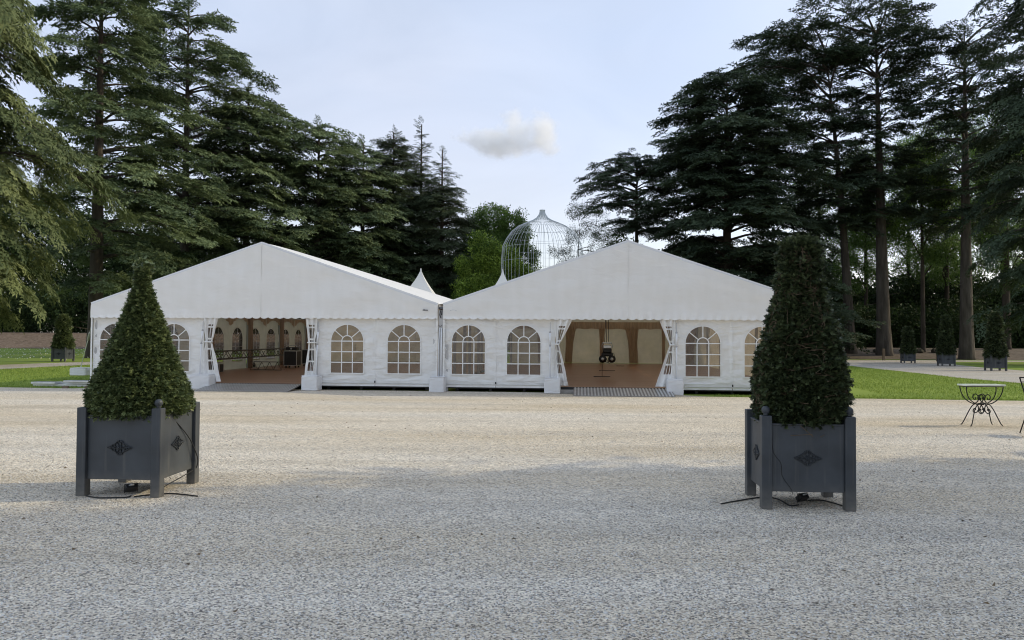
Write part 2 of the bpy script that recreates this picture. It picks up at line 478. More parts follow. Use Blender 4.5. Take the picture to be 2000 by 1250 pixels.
    L(nM.outputs['Fac'], bp2.inputs['Height']); L(bp.outputs['Normal'], bp2.inputs['Normal']); L(bp2.outputs['Normal'], bs.inputs['Normal'])
    return m
M_['gravel'] = gravel_mat('pale_gravel', (.68, .61, .515), (.15, .135, .115), (.95, .89, .78), (.86, .795, .68))
M_['gravel_path'] = gravel_mat('path_gravel', (.46, .43, .38), (.24, .22, .2), (.66, .63, .58), (.95, .9, .82))

def ground_mat(name, c1, c2, c3, s1, s2, bump=.6):
    m = bpy.data.materials.new(name); m.use_nodes = True
    t = m.node_tree; L = t.links.new
    bs = t.nodes['Principled BSDF']; bs.inputs['Roughness'].default_value = .9; bs.inputs['Specular IOR Level'].default_value = .15
    tcn = N(t, 'ShaderNodeTexCoord')
    a = N(t, 'ShaderNodeTexNoise'); a.inputs['Scale'].default_value = s1; a.inputs['Detail'].default_value = 4
    b = N(t, 'ShaderNodeTexNoise'); b.inputs['Scale'].default_value = s2; b.inputs['Detail'].default_value = 4; b.inputs['Roughness'].default_value = .7
    L(tcn.outputs['Object'], a.inputs['Vector']); L(tcn.outputs['Object'], b.inputs['Vector'])
    m1 = N(t, 'ShaderNodeMapRange'); m1.inputs['From Min'].default_value = .38; m1.inputs['From Max'].default_value = .64
    m2 = N(t, 'ShaderNodeMapRange'); m2.inputs['From Min'].default_value = .4; m2.inputs['From Max'].default_value = .68
    L(a.outputs['Fac'], m1.inputs['Value']); L(b.outputs['Fac'], m2.inputs['Value'])
    x = N(t, 'ShaderNodeMix', data_type='RGBA'); x.inputs['A'].default_value = (*c1, 1); x.inputs['B'].default_value = (*c2, 1)
    y = N(t, 'ShaderNodeMix', data_type='RGBA'); y.inputs['B'].default_value = (*c3, 1)
    L(m1.outputs['Result'], x.inputs['Factor']); L(m2.outputs['Result'], y.inputs['Factor']); L(x.outputs['Result'], y.inputs['A'])
    L(y.outputs['Result'], bs.inputs['Base Color'])
    bp = N(t, 'ShaderNodeBump'); bp.inputs['Strength'].default_value = bump; bp.inputs['Distance'].default_value = .05
    L(b.outputs['Fac'], bp.inputs['Height']); L(bp.outputs['Normal'], bs.inputs['Normal'])
    return m
M_['lawn'] = ground_mat('mown_grass', (.14, .225, .032), (.24, .32, .055), (.19, .235, .05), .28, 14, .4)
M_['mulch'] = ground_mat('reddish_leaf_litter', (.125, .088, .062), (.088, .062, .044), (.25, .195, .15), .5, 4.5, .9)
M_['earth'] = ground_mat('bare_brown_earth', (.085, .065, .05), (.13, .10, .075), (.17, .14, .11), .5, 4, .9)
M_['woodfloor'] = ground_mat('dark_woodland_floor', (.03, .03, .018), (.05, .045, .03), (.06, .05, .035), .2, 2, .8)
M_['grassblade'] = mat('grass_blades', (.12, .20, .03), .6, tint=True, col2=(.36, .44, .10), trans=.3, spec=.2)
M_['daisy'] = mat('daisy_petals', (.8, .8, .74), .8)

# ------------------------------------------------------------------ ground sheets
def struct(o):
    o['kind'] = 'structure'
    return o
def strip(name, rows, off, m, nx=12, wob=0.0, ny_per=1.5):
    """sheet between left/right border points given row by row"""
    mb = MB(); R2 = []
    for (a, b) in zip(rows[:-1], rows[1:]):
        n = max(1, int((Vector(b[0]) - Vector(a[0])).length / ny_per))
        for k in range(n):
            t = k / n
            R2.append((Vector(a[0]).lerp(Vector(b[0]), t), Vector(a[1]).lerp(Vector(b[1]), t)))
    R2.append((Vector(rows[-1][0]), Vector(rows[-1][1])))
    vs = []; fs = []
    for j, (a, b) in enumerate(R2):
        for i in range(nx + 1):
            p = a.lerp(b, i / nx)
            w = wob * noise.noise(Vector((p.x * .8, p.y * .8, 3.1))) if wob and i in (0, nx) else 0
            x, y = p.x + w, p.y + w
            vs.append((x, y, H(x, y) + off))
    for j in range(len(R2) - 1):
        for i in range(nx):
            fs.append((j * (nx + 1) + i, j * (nx + 1) + i + 1, (j + 1) * (nx + 1) + i + 1, (j + 1) * (nx + 1) + i))
    mb.add(vs, fs)
    return struct(mb.build(name, m, smooth=True))

# base ground, to the horizon
ys = [-120, -40, 0, 20, 40] + list(range(44, 80, 2)) + [90, 120, 300, 1200]
strip('ground', [((-1500, y), (1500, y)) for y in ys], -0.03, M_['woodfloor'], nx=120, ny_per=2000)
# yard of gravel: its far edge runs along the tent fronts
TEDGE = [G(0, 757), G(2000, 783)]
d_edge = (TEDGE[1] - TEDGE[0]).normalized()
def edge_pt(x):
    t = (x - TEDGE[0].x) / d_edge.x
    return TEDGE[0] + d_edge * t
strip('lawn', [((-95, y), (95, y)) for y in list(range(14, 45, 3)) + list(range(45, 64, 1))], 0.0, M_['lawn'], nx=190, ny_per=50)
mbY = MB()
nxs = 120
vs = []
for j in range(2):
    for i in range(nxs + 1):
        x = -60 + i
        e = edge_pt(x)
        w = .09 * noise.noise(Vector((x * .9, 1.3, 0))) + .05 * noise.noise(Vector((x * 3.1, 4.3, 0))) + (.75 if -11.2 < x < 4.6 else 0)
        vs.append((x, (-60 if j == 0 else e.y + w), .004))
fs = [(i, i + 1, nxs + 1 + i + 1, nxs + 1 + i) for i in range(nxs)]
struct(mbY.add(vs, fs).build('gravel_yard', M_['gravel']))
# side paths
strip('gravel_path', [((-25.6, 14), (-22.9, 14)), ((-25.4, 25), (-22.3, 25)), ((-25.0, 32), (-21.6, 32)), ((-24.6, 37), (-20.8, 37.3)), ((-23.2, 42), (-19.6, 43)), ((-21, 48), (-15.5, 48.5)), ((-14, 52), (-10, 49))],
      0.008, M_['gravel_path'], nx=6, wob=.35)
strip('gravel_path', [((17.9, 14), (24.6, 14)), ((17.6, 26.4), (24.8, 27)), ((17.5, 29.3), (24.9, 33)), ((18.2, 36), (25.2, 40)), ((19.1, 43.5), (27.5, 48)), ((16, 50.5), (30, 52)), ((8, 55.2), (60, 56.6))],
      0.008, M_['gravel_path'], nx=8, wob=.3)
strip('leaf_litter_bank', [((-95, y), (-1, y)) for y in range(62, 97, 2)], 0.012, M_['mulch'], nx=60, ny_per=50)
strip('earth_bank', [((0, y), (95, y)) for y in [57.4, 58, 59, 60, 61, 62, 63, 64, 66, 68, 72, 80, 96]], 0.016, M_['earth'], nx=60, ny_per=50)

# ------------------------------------------------------------------ foliage engine (numpy)
rng = np.random.default_rng(11)

def tri_mesh(name, tris, m, tint=None, smooth=False):
    """tris: (T,3,3) float array -> mesh with unshared vertices"""
    T = len(tris)
    me = bpy.data.meshes.new(name)
    me.vertices.add(T * 3); me.loops.add(T * 3); me.polygons.add(T)
    me.vertices.foreach_set('co', np.ascontiguousarray(tris, dtype=np.float32).ravel())
    me.loops.foreach_set('vertex_index', np.arange(T * 3, dtype=np.int32))
    me.polygons.foreach_set('loop_start', np.arange(0, T * 3, 3, dtype=np.int32))
    me.polygons.foreach_set('loop_total', np.full(T, 3, dtype=np.int32))
    me.update(calc_edges=True)
    me.materials.append(m)
    if tint is not None:
        a = me.attributes.new('tint', 'FLOAT', 'FACE')
        a.data.foreach_set('value', tint.astype(np.float32))
    return me

def unit(v):
    return v / np.maximum(1e-9, np.linalg.norm(v, axis=-1, keepdims=True))

def make_spray(seed, twigs=11, droop=.28, tuft=.135, wid=.042, flat=.35):
    """flat cedar bough: twigs alternate left and right, each carries narrow tufts of needles"""
    r = np.random.default_rng(seed)
    out = []
    def tufts(p0, d, L, n):
        for k in range(n):
            t = (k + .6) / n
            p = p0 + d * L * t
            for s in (-1, 1):
                a = s * r.uniform(.35, 1.0)
                c, si = math.cos(a), math.sin(a)
                dd = np.array([d[0] * c - d[1] * si, d[0] * si + d[1] * c, d[2] + r.normal(0, flat)])
                dd /= np.linalg.norm(dd)
                side = np.cross(dd, [r.normal(0, .5), r.normal(0, .5), 1]); side /= np.linalg.norm(side)
                l = tuft * r.uniform(.7, 1.35); w = wid * r.uniform(.7, 1.3)
                q = p + r.normal(0, .012, 3)
                out.append([q - side * w * .5, q + dd * l * .55 + side * w, q + dd * l])
                if r.random() < .6:
                    out.append([q - side * w, q + side * w * .8, q + dd * l * .8 - side * w * .3])
    for i in range(twigs):
        x = .06 + .86 * i / (twigs - 1)
        s = 1 if i % 2 else -1
        L = .52 * (1 - .62 * x) * r.uniform(.7, 1.2)
        a = s * r.uniform(.7, 1.15)
        d = np.array([math.cos(a), math.sin(a), r.normal(-.05, .1)])
        tufts(np.array([x, 0, 0]), d / np.linalg.norm(d), L, max(2, int(L / .085)))
    tufts(np.array([.35, 0, 0]), np.array([1., 0, 0]), .65, 6)
    T = np.array(out)
    rad = np.sqrt(T[..., 0] ** 2 + T[..., 1] ** 2)
    T[..., 2] -= droop * np.clip(rad, 0, 1.3) ** 2 * .6
    return T

def make_clump(seed, n=46, size=.17, ell=(1, 1, .75), asp=.6):
    """ball of randomly turned leaves"""
    r = np.random.default_rng(seed)
    c = r.normal(0, 1, (n, 3)); c = unit(c) * (r.random((n, 1)) ** .45) * .62 * np.array(ell)
    d = unit(r.normal(0, 1, (n, 3)) + c * .8)
    s = unit(np.cross(d, r.normal(0, 1, (n, 3))))
    l = size * r.uniform(.6, 1.4, (n, 1)); w = l * asp * .5
    return np.stack([c - s * w, c + s * w + d * l * .15, c + d * l], 1)

SPRAYS = [make_spray(100 + i) for i in range(7)]
SPRAYS_DROOP = [make_spray(200 + i, droop=.75) for i in range(5)]
SPRUCE = [make_spray(300 + i, twigs=9, droop=.45, tuft=.12, wid=.034) for i in range(5)]
CLUMPS = [make_clump(400 + i) for i in range(6)]
CLUMPS_FINE = [make_clump(450 + i, n=60, size=.12) for i in range(5)]

def place(templates, pos, dirv, scale, tint, roll=.25, seed=0):
    r = np.random.default_rng(seed)
    n = len(pos)
    ex = unit(dirv)
    up = np.tile(np.array([0., 0., 1.]), (n, 1)) + r.normal(0, roll, (n, 3))
    ey = unit(np.cross(up, ex)); ez = np.cross(ex, ey)
    which = r.integers(0, len(templates), n)
    tr = []; ti = []
    for k, T in enumerate(templates):
        ix = np.nonzero(which == k)[0]
        if not len(ix): continue
        s = scale[ix][:, None, None, None]
        W = (T[None, :, :, 0:1] * ex[ix][:, None, None, :] + T[None, :, :, 1:2] * ey[ix][:, None, None, :] + T[None, :, :, 2:3] * ez[ix][:, None, None, :]) * s + pos[ix][:, None, None, :]
        tr.append(W.reshape(-1, 3, 3))
        tt = np.repeat(tint[ix][:, None], len(T), 1) + r.normal(0, .13, (len(ix), len(T)))
        ti.append(tt.ravel())
    return np.concatenate(tr), np.clip(np.concatenate(ti), 0, 1)

def trunk_points(H_, lean=(0, 0), curve=(0, 0), n=9):
    P = []
    for i in range(n):
        t = i / (n - 1)
        P.append(Vector((lean[0] * t + curve[0] * math.sin(math.pi * t), lean[1] * t + curve[1] * math.sin(math.pi * t), H_ * t)))
    return P

def tree(name, label, base, H_, r0, prof, crown0, mk='cedar', tiers=1.5, per=6, dens=2.3, rise=.05, arch=.10, droop=.12,
         scale=(1.3, 2.3), lean=(0, 0), curve=(0, 0), templ=None, seed=1, bark='bark', group=None, limb_r=.085, cat='tree',
         tint0=(.15, .75), rise_top=None, jit=.3, stub=True, tip=.05):
    """conifer: trunk, tiers of boughs following a left/right profile, boughs carry flat sprays
       prof: list of (height, reach left, reach right)"""
    r = np.random.default_rng(seed)
    root = empty(name, base, 0, label, cat, group)
    TP = trunk_points(H_, lean, curve, 12)
    def trunk_at(z):
        t = min(1, max(0, z / H_)) * 11
        i = min(10, int(t))
        return np.array(TP[i].lerp(TP[i + 1], t - i))
    mb = MB()
    rad = [max(tip, r0 * ((1 - i / 11) ** .8) * (1.0 if i else 1.0)) for i in range(12)]
    pts = [TP[0] + Vector((0, 0, -.4)), TP[0] + Vector((0, 0, .25))] + TP[1:]
    rr = [r0 * 1.45, r0 * 1.15] + rad[1:]
    mb.tube(pts, rr, 12)
    mb.build('trunk', M_[bark], root, smooth=True)
    zs = [p[0] for p in prof]; rl = [p[1] for p in prof]; rrt = [p[2] for p in prof]
    limbs = MB()
    P = []; D = []; S = []; TI = []
    z = crown0
    while z < H_ * .995:
        f = (z - crown0) / max(1e-6, (H_ - crown0))
        n = max(3, int(per * (1 - .35 * f) + r.uniform(-.5, 1.5)))
        a0 = r.uniform(0, 6.28)
        for k in range(n):
            ph = a0 + 6.283 * k / n + r.normal(0, .25)
            zb = z + r.normal(0, jit)
            L_ = np.interp(zb, zs, rl); R_ = np.interp(zb, zs, rrt)
            w = (math.cos(ph) + 1) / 2
            w = w * w * (3 - 2 * w)
            reach = (L_ * (1 - w) + R_ * w) * r.uniform(.68, 1.06)
            if reach < .35: continue
            p0 = trunk_at(min(H_, zb))
            rs = rise if rise_top is None else rise + (rise_top - rise) * f
            rs = rs + r.normal(0, .05)
            bend = r.normal(0, .18)
            def bp(s):
                a = ph + bend * s
                h = np.array([math.cos(a), math.sin(a), 0]) * reach * s
                h[2] = reach * (rs * s + arch * math.sin(math.pi * min(1, s)) - droop * s ** 3)
                return p0 + h
            pts = [bp(s) for s in (0, .2, .42, .65, .88)]
            lr = limb_r * min(1.4, .35 + reach / 6)
            limbs.tube(pts, [lr, lr * .75, lr * .5, lr * .3, lr * .12], 5, cap=False)
            base_t = r.uniform(*tint0)
            ns_ = max(3, int(reach * dens * r.uniform(.8, 1.15)))
            for q in range(ns_):
                s = .16 + .86 * (q + r.random()) / ns_ if reach > 2 else r.uniform(.05, 1)
                lat = r.uniform(-1, 1) * reach * .30 * (1 - .55 * s) * (1 if s > .3 else .6)
                a = ph + bend * s
                c = bp(s) + np.array([-math.sin(a), math.cos(a), 0]) * lat
                c[2] -= abs(lat) * .12 - r.normal(0, .10)
                da = a + math.copysign(min(1.0, abs(lat) / max(.3, reach * .25)), lat) * r.uniform(.4, 1.1) + r.normal(0, .15)
                dz = rs * .7 - droop * 1.6 * s * s + r.normal(0, .10)
                P.append(c); D.append([math.cos(da), math.sin(da), dz])
                S.append(min(reach * .8, r.uniform(*scale)) * (1 - .25 * s)); TI.append(np.clip(base_t + r.normal(0, .12), 0, 1))
                if abs(lat) > .9 and r.random() < .35:
                    limbs.tube([bp(max(0, s - .2)), (bp(max(0, s - .1)) + c) / 2, c], [lr * .35, lr * .22, lr * .1], 4, cap=False)
        z += tiers * (1 - .35 * f) * r.uniform(.8, 1.2)
    # leader shoots
    tp = np.array(TP[-1])
    for k in range(5):
        a = r.uniform(0, 6.28)
        P.append(tp - np.array([0, 0, .25 * k])); D.append([math.cos(a) * .5, math.sin(a) * .5, .9]); S.append(r.uniform(.5, 1.0)); TI.append(.5)
    if stub:
        for k in range(10):   # dead stubs below the crown
            zb = r.uniform(.35, 1) * crown0; a = r.uniform(0, 6.28); p0 = trunk_at(zb); l = r.uniform(.5, 1.6)
            limbs.tube([p0, p0 + np.array([math.cos(a) * l, math.sin(a) * l, r.uniform(-.3, .3)])], [.035, .01], 4, cap=False)
    tag(limbs.build('limbs', M_[bark], root), kind='stuff')
    tr, ti = place(templ or SPRAYS, np.array(P), np.array(D), np.array(S), np.array(TI), seed=seed)
    link_mesh('crown', tri_mesh('crown', tr, M_[mk], ti), root)
    return root

def broad(name, label, base, H_, r0, blobs, n, mk='leaf', leaf=(.8, 1.3), seed=1, bark='bark_dark', templ=None, cat='tree', trunk_h=.6,
          tint0=(.2, .8), group=None, hollow=.35, dents=True):
    """broadleaf: trunk, limbs to each blob of the crown, leaf clumps through the blobs (local x,y,z,rx,ry,rz)"""
    r = np.random.default_rng(seed)
    root = empty(name, base, 0, label, cat, group)
    mb = MB()
    top = Vector((blobs[0][0] * .3, 0, H_ * trunk_h))
    mb.tube([(0, 0, -.3), (0, 0, .3), (top.x * .4, 0, H_ * trunk_h * .5), top], [r0 * 1.4, r0, r0 * .8, r0 * .55], 10)
    mb.build('trunk', M_[bark], root, smooth=True)
    lb = MB(); P = []
    wts = np.array([b[3] * b[4] * b[5] for b in blobs]) ** .8; wts /= wts.sum()
    for b, w in zip(blobs, wts):
        c = np.array(b[:3]); e = np.array(b[3:6])
        m = max(8, int(n * w))
        u = unit(r.normal(0, 1, (m, 3))) * (hollow + (1 - hollow) * r.random((m, 1)) ** .6)
        # dents and gaps
        q = c + u * e
        keep = np.array([(not dents) or noise.noise(Vector((p[0] * .55, p[1] * .55, p[2] * .7 + seed))) > -.22 for p in q])
        P.append(q[keep])
        st = top if c[2] > top.z else Vector((0, 0, max(.5, c[2] * .7)))
        mid = (np.array(st) + c) / 2 + r.normal(0, .3, 3)
        lb.tube([st, mid, c], [r0 * .4, r0 * .22, r0 * .1], 6, cap=False)
        for k in range(7):
            t_ = c + unit(r.normal(0, 1, 3)) * e * .95
            lb.tube([c, (c + t_) / 2 + r.normal(0, .15, 3), t_], [r0 * .12, r0 * .07, .012], 4, cap=False)
    P = np.concatenate(P)
    m = len(P)
    tr, ti = place(templ or CLUMPS, P, unit(r.normal(0, 1, (m, 3))), r.uniform(*leaf, m), r.uniform(*tint0, m), roll=1, seed=seed)
    tag(lb.build('limbs', M_[bark], root), kind='stuff')
    link_mesh('crown', tri_mesh('crown', tr, M_[mk], ti), root)
    return root

def tb(px, Y, dz=0.0):
    """tree base at picture column px (measured at the horizon) and depth Y"""
    x = at(px, 660, Y).x
    return Vector((x, Y, H(x, Y) + dz))
def zz(py, px, Y, base):
    return at(px, py, Y).z - base.z
def prof_px(base, px0, Y, rows):
    """rows: (y, leftmost px, rightmost px) of the crown"""
    out = []
    for (py, a, b) in rows:
        out.append((zz(py, px0, Y, base), max(.15, (px0 - a) / F * Y), max(.15, (b - px0) / F * Y)))
    out.sort()
    return out

def cedar_px(label, px, Y, ytop, r0, rows, ybot, **kw):
    b = tb(px, Y)
    Ht = zz(ytop, px, Y, b)
    pr = prof_px(b, px, Y, rows)
    return tree(kw.pop('name', 'cedar_tree'), label, b, Ht, r0, pr, max(.6, zz(ybot, px, Y, b)), **kw)

# ---- left side
cedar_px('yellow-green sunlit cedar with drooping boughs filling the left edge of the picture', -150, 34, -160, .45,
         [(-160, -200, -90), (0, -330, 95), (130, -330, 70), (230, -330, 110), (320, -400, 165), (400, -400, 95), (440, -400, 120), (490, -400, 85), (530, -400, 40), (570, -400, 0)],
         545, mk='cedar_warm', tiers=1.35, per=8, dens=5.27, templ=SPRAYS_DROOP, droop=.28, seed=21, scale=(1.1, 1.9), tint0=(.2, .95), stub=False)
cedar_px('tallest left cedar whose thick bare trunk shows beside the sunlit edge cedar', 186, 48, -90, .47,
         [(-90, 90, 290), (20, 60, 300), (100, 45, 320), (150, 70, 300), (170, 110, 330), (240, 110, 350), (330, 110, 395), (420, 105, 425), (500, 110, 415), (545, 130, 300)],
         548, tiers=1.75, per=7, dens=3.88, seed=22, rise=-.02, rise_top=.12)
cedar_px('broad-topped left cedar with its tip just under the top edge of the photo', 358, 57, 8, .42,
         [(8, 335, 380), (40, 290, 440), (100, 240, 480), (140, 240, 512), (200, 240, 490), (240, 250, 530), (330, 240, 560), (430, 250, 580), (520, 260, 590)],
         540, tiers=1.9, per=7, dens=3.56, seed=23, rise_top=.15)
cedar_px('dark cedar with layered boughs rising behind the ridge of the left marquee', 478, 60, 170, .4,
         [(170, 460, 500), (210, 420, 540), (250, 400, 592), (330, 380, 610), (420, 380, 620), (500, 380, 640), (560, 380, 650)],
         585, tiers=1.6, per=8, dens=3.88, seed=24)
cedar_px('middle cedar with a feathery double top right of the left marquee ridge', 618, 61, 246, .38,
         [(246, 596, 648), (268, 535, 690), (340, 530, 705), (420, 530, 700), (500, 530, 720), (560, 530, 720)],
         590, tiers=1.5, per=8, dens=3.88, seed=25)
cedar_px('cedar with a thin pointed leader between the double-topped cedar and the spruces', 706, 63, 282, .34,
         [(282, 690, 724), (305, 650, 755), (370, 630, 785), (450, 620, 800), (540, 610, 810)],
         600, tiers=1.45, per=8, dens=4.03, seed=26)
cedar_px('first dark conical conifer, left of the sparse tall one', 765, 66, 258, .3,
         [(258, 759, 772), (290, 735, 797), (335, 720, 818), (420, 710, 840), (560, 700, 850)],
         610, name='conifer', tiers=0.80, per=13, dens=5.85, seed=27, mk='spruce', templ=SPRUCE, scale=(.8, 1.5), rise=-.1, rise_top=.3, droop=.05, bark='bark_dark')
cedar_px('sparse tall conifer, the highest of the three narrow spires', 820, 67, 243, .28,
         [(243, 816, 824), (270, 807, 833), (330, 797, 846), (390, 786, 860), (480, 770, 880), (580, 770, 880)],
         610, name='conifer', tiers=0.76, per=11, dens=4.43, seed=28, mk='spruce', templ=SPRUCE, scale=(.7, 1.3), rise=-.05, rise_top=.35, droop=.05, bark='bark_dark')
cedar_px('conical conifer with a visible dark trunk above the gap between the marquees', 861, 64, 292, .3,
         [(292, 857, 865), (340, 842, 882), (380, 826, 900), (430, 815, 915), (500, 805, 930), (590, 800, 925)],
         610, name='conifer', tiers=0.80, per=12, dens=5.24, seed=29, mk='spruce', templ=SPRUCE, scale=(.8, 1.5), rise=-.1, rise_top=.25, droop=.05, bark='bark_dark')
def blobs_px(base, px0, Y, L_):
    k = Y / F
    return [((px - px0) * k, dy, zz(py, px0, Y, base), rx * k, rx * k * .8 if ry is None else ry, rz * k) for (px, py, rx, rz, dy, ry) in L_]
b = tb(962, 66)
broad('broadleaf_tree', 'mid-green broadleaf tree with a ragged top left of the wire aviary', b, zz(410, 962, 66, b), .3,
      blobs_px(b, 962, 66, [(960, 440, 42, 40, 0, None), (925, 470, 38, 45, .5, None), (1000, 470, 36, 50, 0, None), (970, 520, 60, 55, -.5, None), (1022, 510, 32, 66, .5, None), (1000, 450, 32, 30, 0, None), (905, 540, 40, 55, 1, None), (1012, 432, 10, 26, 0, None)]),
      2700, mk='leaf', seed=31, leaf=(.6, 1.1))
b = tb(945, 58)
broad('broadleaf_tree', 'bright yellow-green young tree above the right marquee roof edge', b, zz(470, 945, 58, b), .16,
      blobs_px(b, 945, 58, [(948, 500, 34, 36, 0, None), (916, 522, 26, 38, .3, None), (984, 522, 34, 42, -.3, None), (930, 470, 14, 16, .2, None), (1015, 545, 24, 34, 0, None), (950, 580, 66, 50, 0, None)]),
      2300, mk='leaf_bright', seed=32, leaf=(.5, .95), tint0=(.0, 1))

# ---- right side
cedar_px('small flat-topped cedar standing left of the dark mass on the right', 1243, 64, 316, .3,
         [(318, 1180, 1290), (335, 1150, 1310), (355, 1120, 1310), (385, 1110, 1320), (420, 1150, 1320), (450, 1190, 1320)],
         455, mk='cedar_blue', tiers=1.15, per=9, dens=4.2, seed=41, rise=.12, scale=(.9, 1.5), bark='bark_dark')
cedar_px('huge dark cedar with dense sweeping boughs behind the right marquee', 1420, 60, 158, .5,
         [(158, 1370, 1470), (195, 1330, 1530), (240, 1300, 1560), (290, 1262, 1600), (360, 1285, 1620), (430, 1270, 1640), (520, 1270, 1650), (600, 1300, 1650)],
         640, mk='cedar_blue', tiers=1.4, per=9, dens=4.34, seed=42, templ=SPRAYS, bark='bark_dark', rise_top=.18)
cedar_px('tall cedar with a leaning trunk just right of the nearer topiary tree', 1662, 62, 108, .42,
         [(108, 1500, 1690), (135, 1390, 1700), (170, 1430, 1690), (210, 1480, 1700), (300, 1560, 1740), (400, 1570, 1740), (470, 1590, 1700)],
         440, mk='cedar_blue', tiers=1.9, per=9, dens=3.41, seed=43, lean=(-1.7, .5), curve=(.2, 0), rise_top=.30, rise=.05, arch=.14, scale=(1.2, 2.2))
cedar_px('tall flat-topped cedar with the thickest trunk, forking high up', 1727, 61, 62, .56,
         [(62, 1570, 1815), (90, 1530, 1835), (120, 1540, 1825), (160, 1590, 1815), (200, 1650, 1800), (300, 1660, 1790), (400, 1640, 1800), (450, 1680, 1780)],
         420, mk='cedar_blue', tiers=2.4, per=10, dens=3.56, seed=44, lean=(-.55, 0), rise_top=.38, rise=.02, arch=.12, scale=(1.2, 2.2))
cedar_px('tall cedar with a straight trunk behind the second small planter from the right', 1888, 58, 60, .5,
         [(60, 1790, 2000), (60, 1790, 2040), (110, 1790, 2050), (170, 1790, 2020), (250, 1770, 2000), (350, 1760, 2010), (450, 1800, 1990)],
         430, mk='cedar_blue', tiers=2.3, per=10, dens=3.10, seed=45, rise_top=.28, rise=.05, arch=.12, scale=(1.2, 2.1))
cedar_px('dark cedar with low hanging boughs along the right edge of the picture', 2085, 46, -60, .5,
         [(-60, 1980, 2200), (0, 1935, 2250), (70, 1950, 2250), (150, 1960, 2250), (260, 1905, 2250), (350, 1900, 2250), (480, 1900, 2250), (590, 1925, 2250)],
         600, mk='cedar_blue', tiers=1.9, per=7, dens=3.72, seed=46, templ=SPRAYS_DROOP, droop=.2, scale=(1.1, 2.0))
def thin_tree(label, px, Y, ytop, r0, rows, n, seed, lean=0.0):
    b = tb(px, Y)
    k = Y / F
    return broad('broadleaf_tree', label, b, zz(ytop, px, Y, b), r0, blobs_px(b, px, Y, rows), n, mk='leaf', seed=seed, leaf=(.6, 1.15), tint0=(.1, .9), trunk_h=.8)
thin_tree('slim bare-stemmed tree between the two thickest trunks on the right bank', 1803, 63, 300, .19,
          [(1800, 330, 55, 50, 0, None), (1830, 400, 60, 50, 0, None), (1770, 430, 50, 45, .5, None), (1830, 480, 50, 40, 0, None)], 900, 51)
thin_tree('slender trunk behind the rightmost small planter', 1966, 66, 250, .36,
          [(1960, 330, 70, 60, 0, None), (1930, 430, 60, 60, 0, None), (1990, 500, 60, 60, 0, None)], 1000, 52)
thin_tree('leafy tree glimpsed between the leaning cedar and the thickest cedar', 1692, 74, 300, .2,
          [(1690, 340, 50, 60, 0, None), (1700, 440, 60, 60, 0, None), (1680, 520, 50, 50, 0, None)], 1100, 53)
thin_tree('airy broadleaf tree with forked stems behind the straight-trunked cedar', 1850, 76, 220, .24,
          [(1850, 280, 70, 60, 0, None), (1800, 370, 60, 60, 0, None), (1890, 400, 70, 60, 0, None), (1850, 500, 80, 60, 0, None)], 1500, 54)
thin_tree('broadleaf tree filling the gap above the leaning cedar trunk and the dark cedar', 1600, 80, 330, .22,
          [(1600, 380, 60, 60, 0, None), (1640, 470, 60, 60, 0, None), (1590, 540, 60, 50, 0, None)], 1100, 56)
thin_tree('leafy tree far behind the slim bare-stemmed tree', 1775, 82, 260, .22,
          [(1775, 330, 60, 70, 0, None), (1750, 440, 60, 60, 0, None), (1800, 530, 60, 50, 0, None)], 1100, 57)
thin_tree('leafy tree far behind the rightmost small planter, near the right edge', 1960, 84, 200, .24,
          [(1950, 270, 70, 70, 0, None), (1920, 380, 60, 70, 0, None), (1985, 460, 70, 60, 0, None)], 1300, 58)
b = tb(1130, 60)
broad('broadleaf_tree', 'open airy tree with thin bare twigs reaching over the wire aviary', b, zz(400, 1130, 60, b), .10,
      blobs_px(b, 1130, 60, [(1125, 415, 22, 22, 0, None), (1165, 440, 34, 30, 0, None), (1120, 460, 22, 18, 0, None), (1095, 490, 26, 10, 0, None), (1180, 480, 36, 30, 0, None), (1150, 520, 60, 30, 0, None)]),
      560, mk='leaf_dark', seed=55, leaf=(.35, .75), templ=CLUMPS_FINE, tint0=(.2, 1), trunk_h=.7)

# ---- far wood: one dark mass of undergrowth and distant crowns behind the named trees
def wood(name, label, x0, x1, y0, y1, hfun, n, mk, seed, leaf=(1.4, 2.4)):
    r = np.random.default_rng(seed)
    x = r.uniform(x0, x1, n); y = r.uniform(y0, y1, n)
    g = np.array([H(a, c) for a, c in zip(x, y)])
    hh = np.array([hfun(a) * (0.75 + .5 * noise.noise(Vector((a * .22, seed, 0)))) for a in x])
    z = g + r.random(n) * hh
    P = np.stack([x, y, z], 1)
    tr, ti = place(CLUMPS, P, unit(r.normal(0, 1, (n, 3))), r.uniform(*leaf, n), r.uniform(0, .9, n), roll=1, seed=seed)
    o = link_mesh(name, tri_mesh(name, tr, M_[mk], ti))
    return tag(o, label, None, None, 'stuff')
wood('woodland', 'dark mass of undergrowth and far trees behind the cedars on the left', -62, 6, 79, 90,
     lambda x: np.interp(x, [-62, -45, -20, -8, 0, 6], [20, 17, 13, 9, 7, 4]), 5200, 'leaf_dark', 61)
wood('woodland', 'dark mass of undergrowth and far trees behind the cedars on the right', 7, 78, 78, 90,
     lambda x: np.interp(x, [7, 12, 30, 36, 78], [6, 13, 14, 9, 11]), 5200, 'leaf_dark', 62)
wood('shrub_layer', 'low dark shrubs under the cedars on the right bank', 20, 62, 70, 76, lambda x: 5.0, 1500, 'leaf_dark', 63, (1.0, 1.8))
wood('shrub_layer', 'low dark shrubs under the cedars on the left bank', -60, -6, 74, 79, lambda x: 5.5, 1700, 'leaf_dark', 64, (1.0, 1.8))

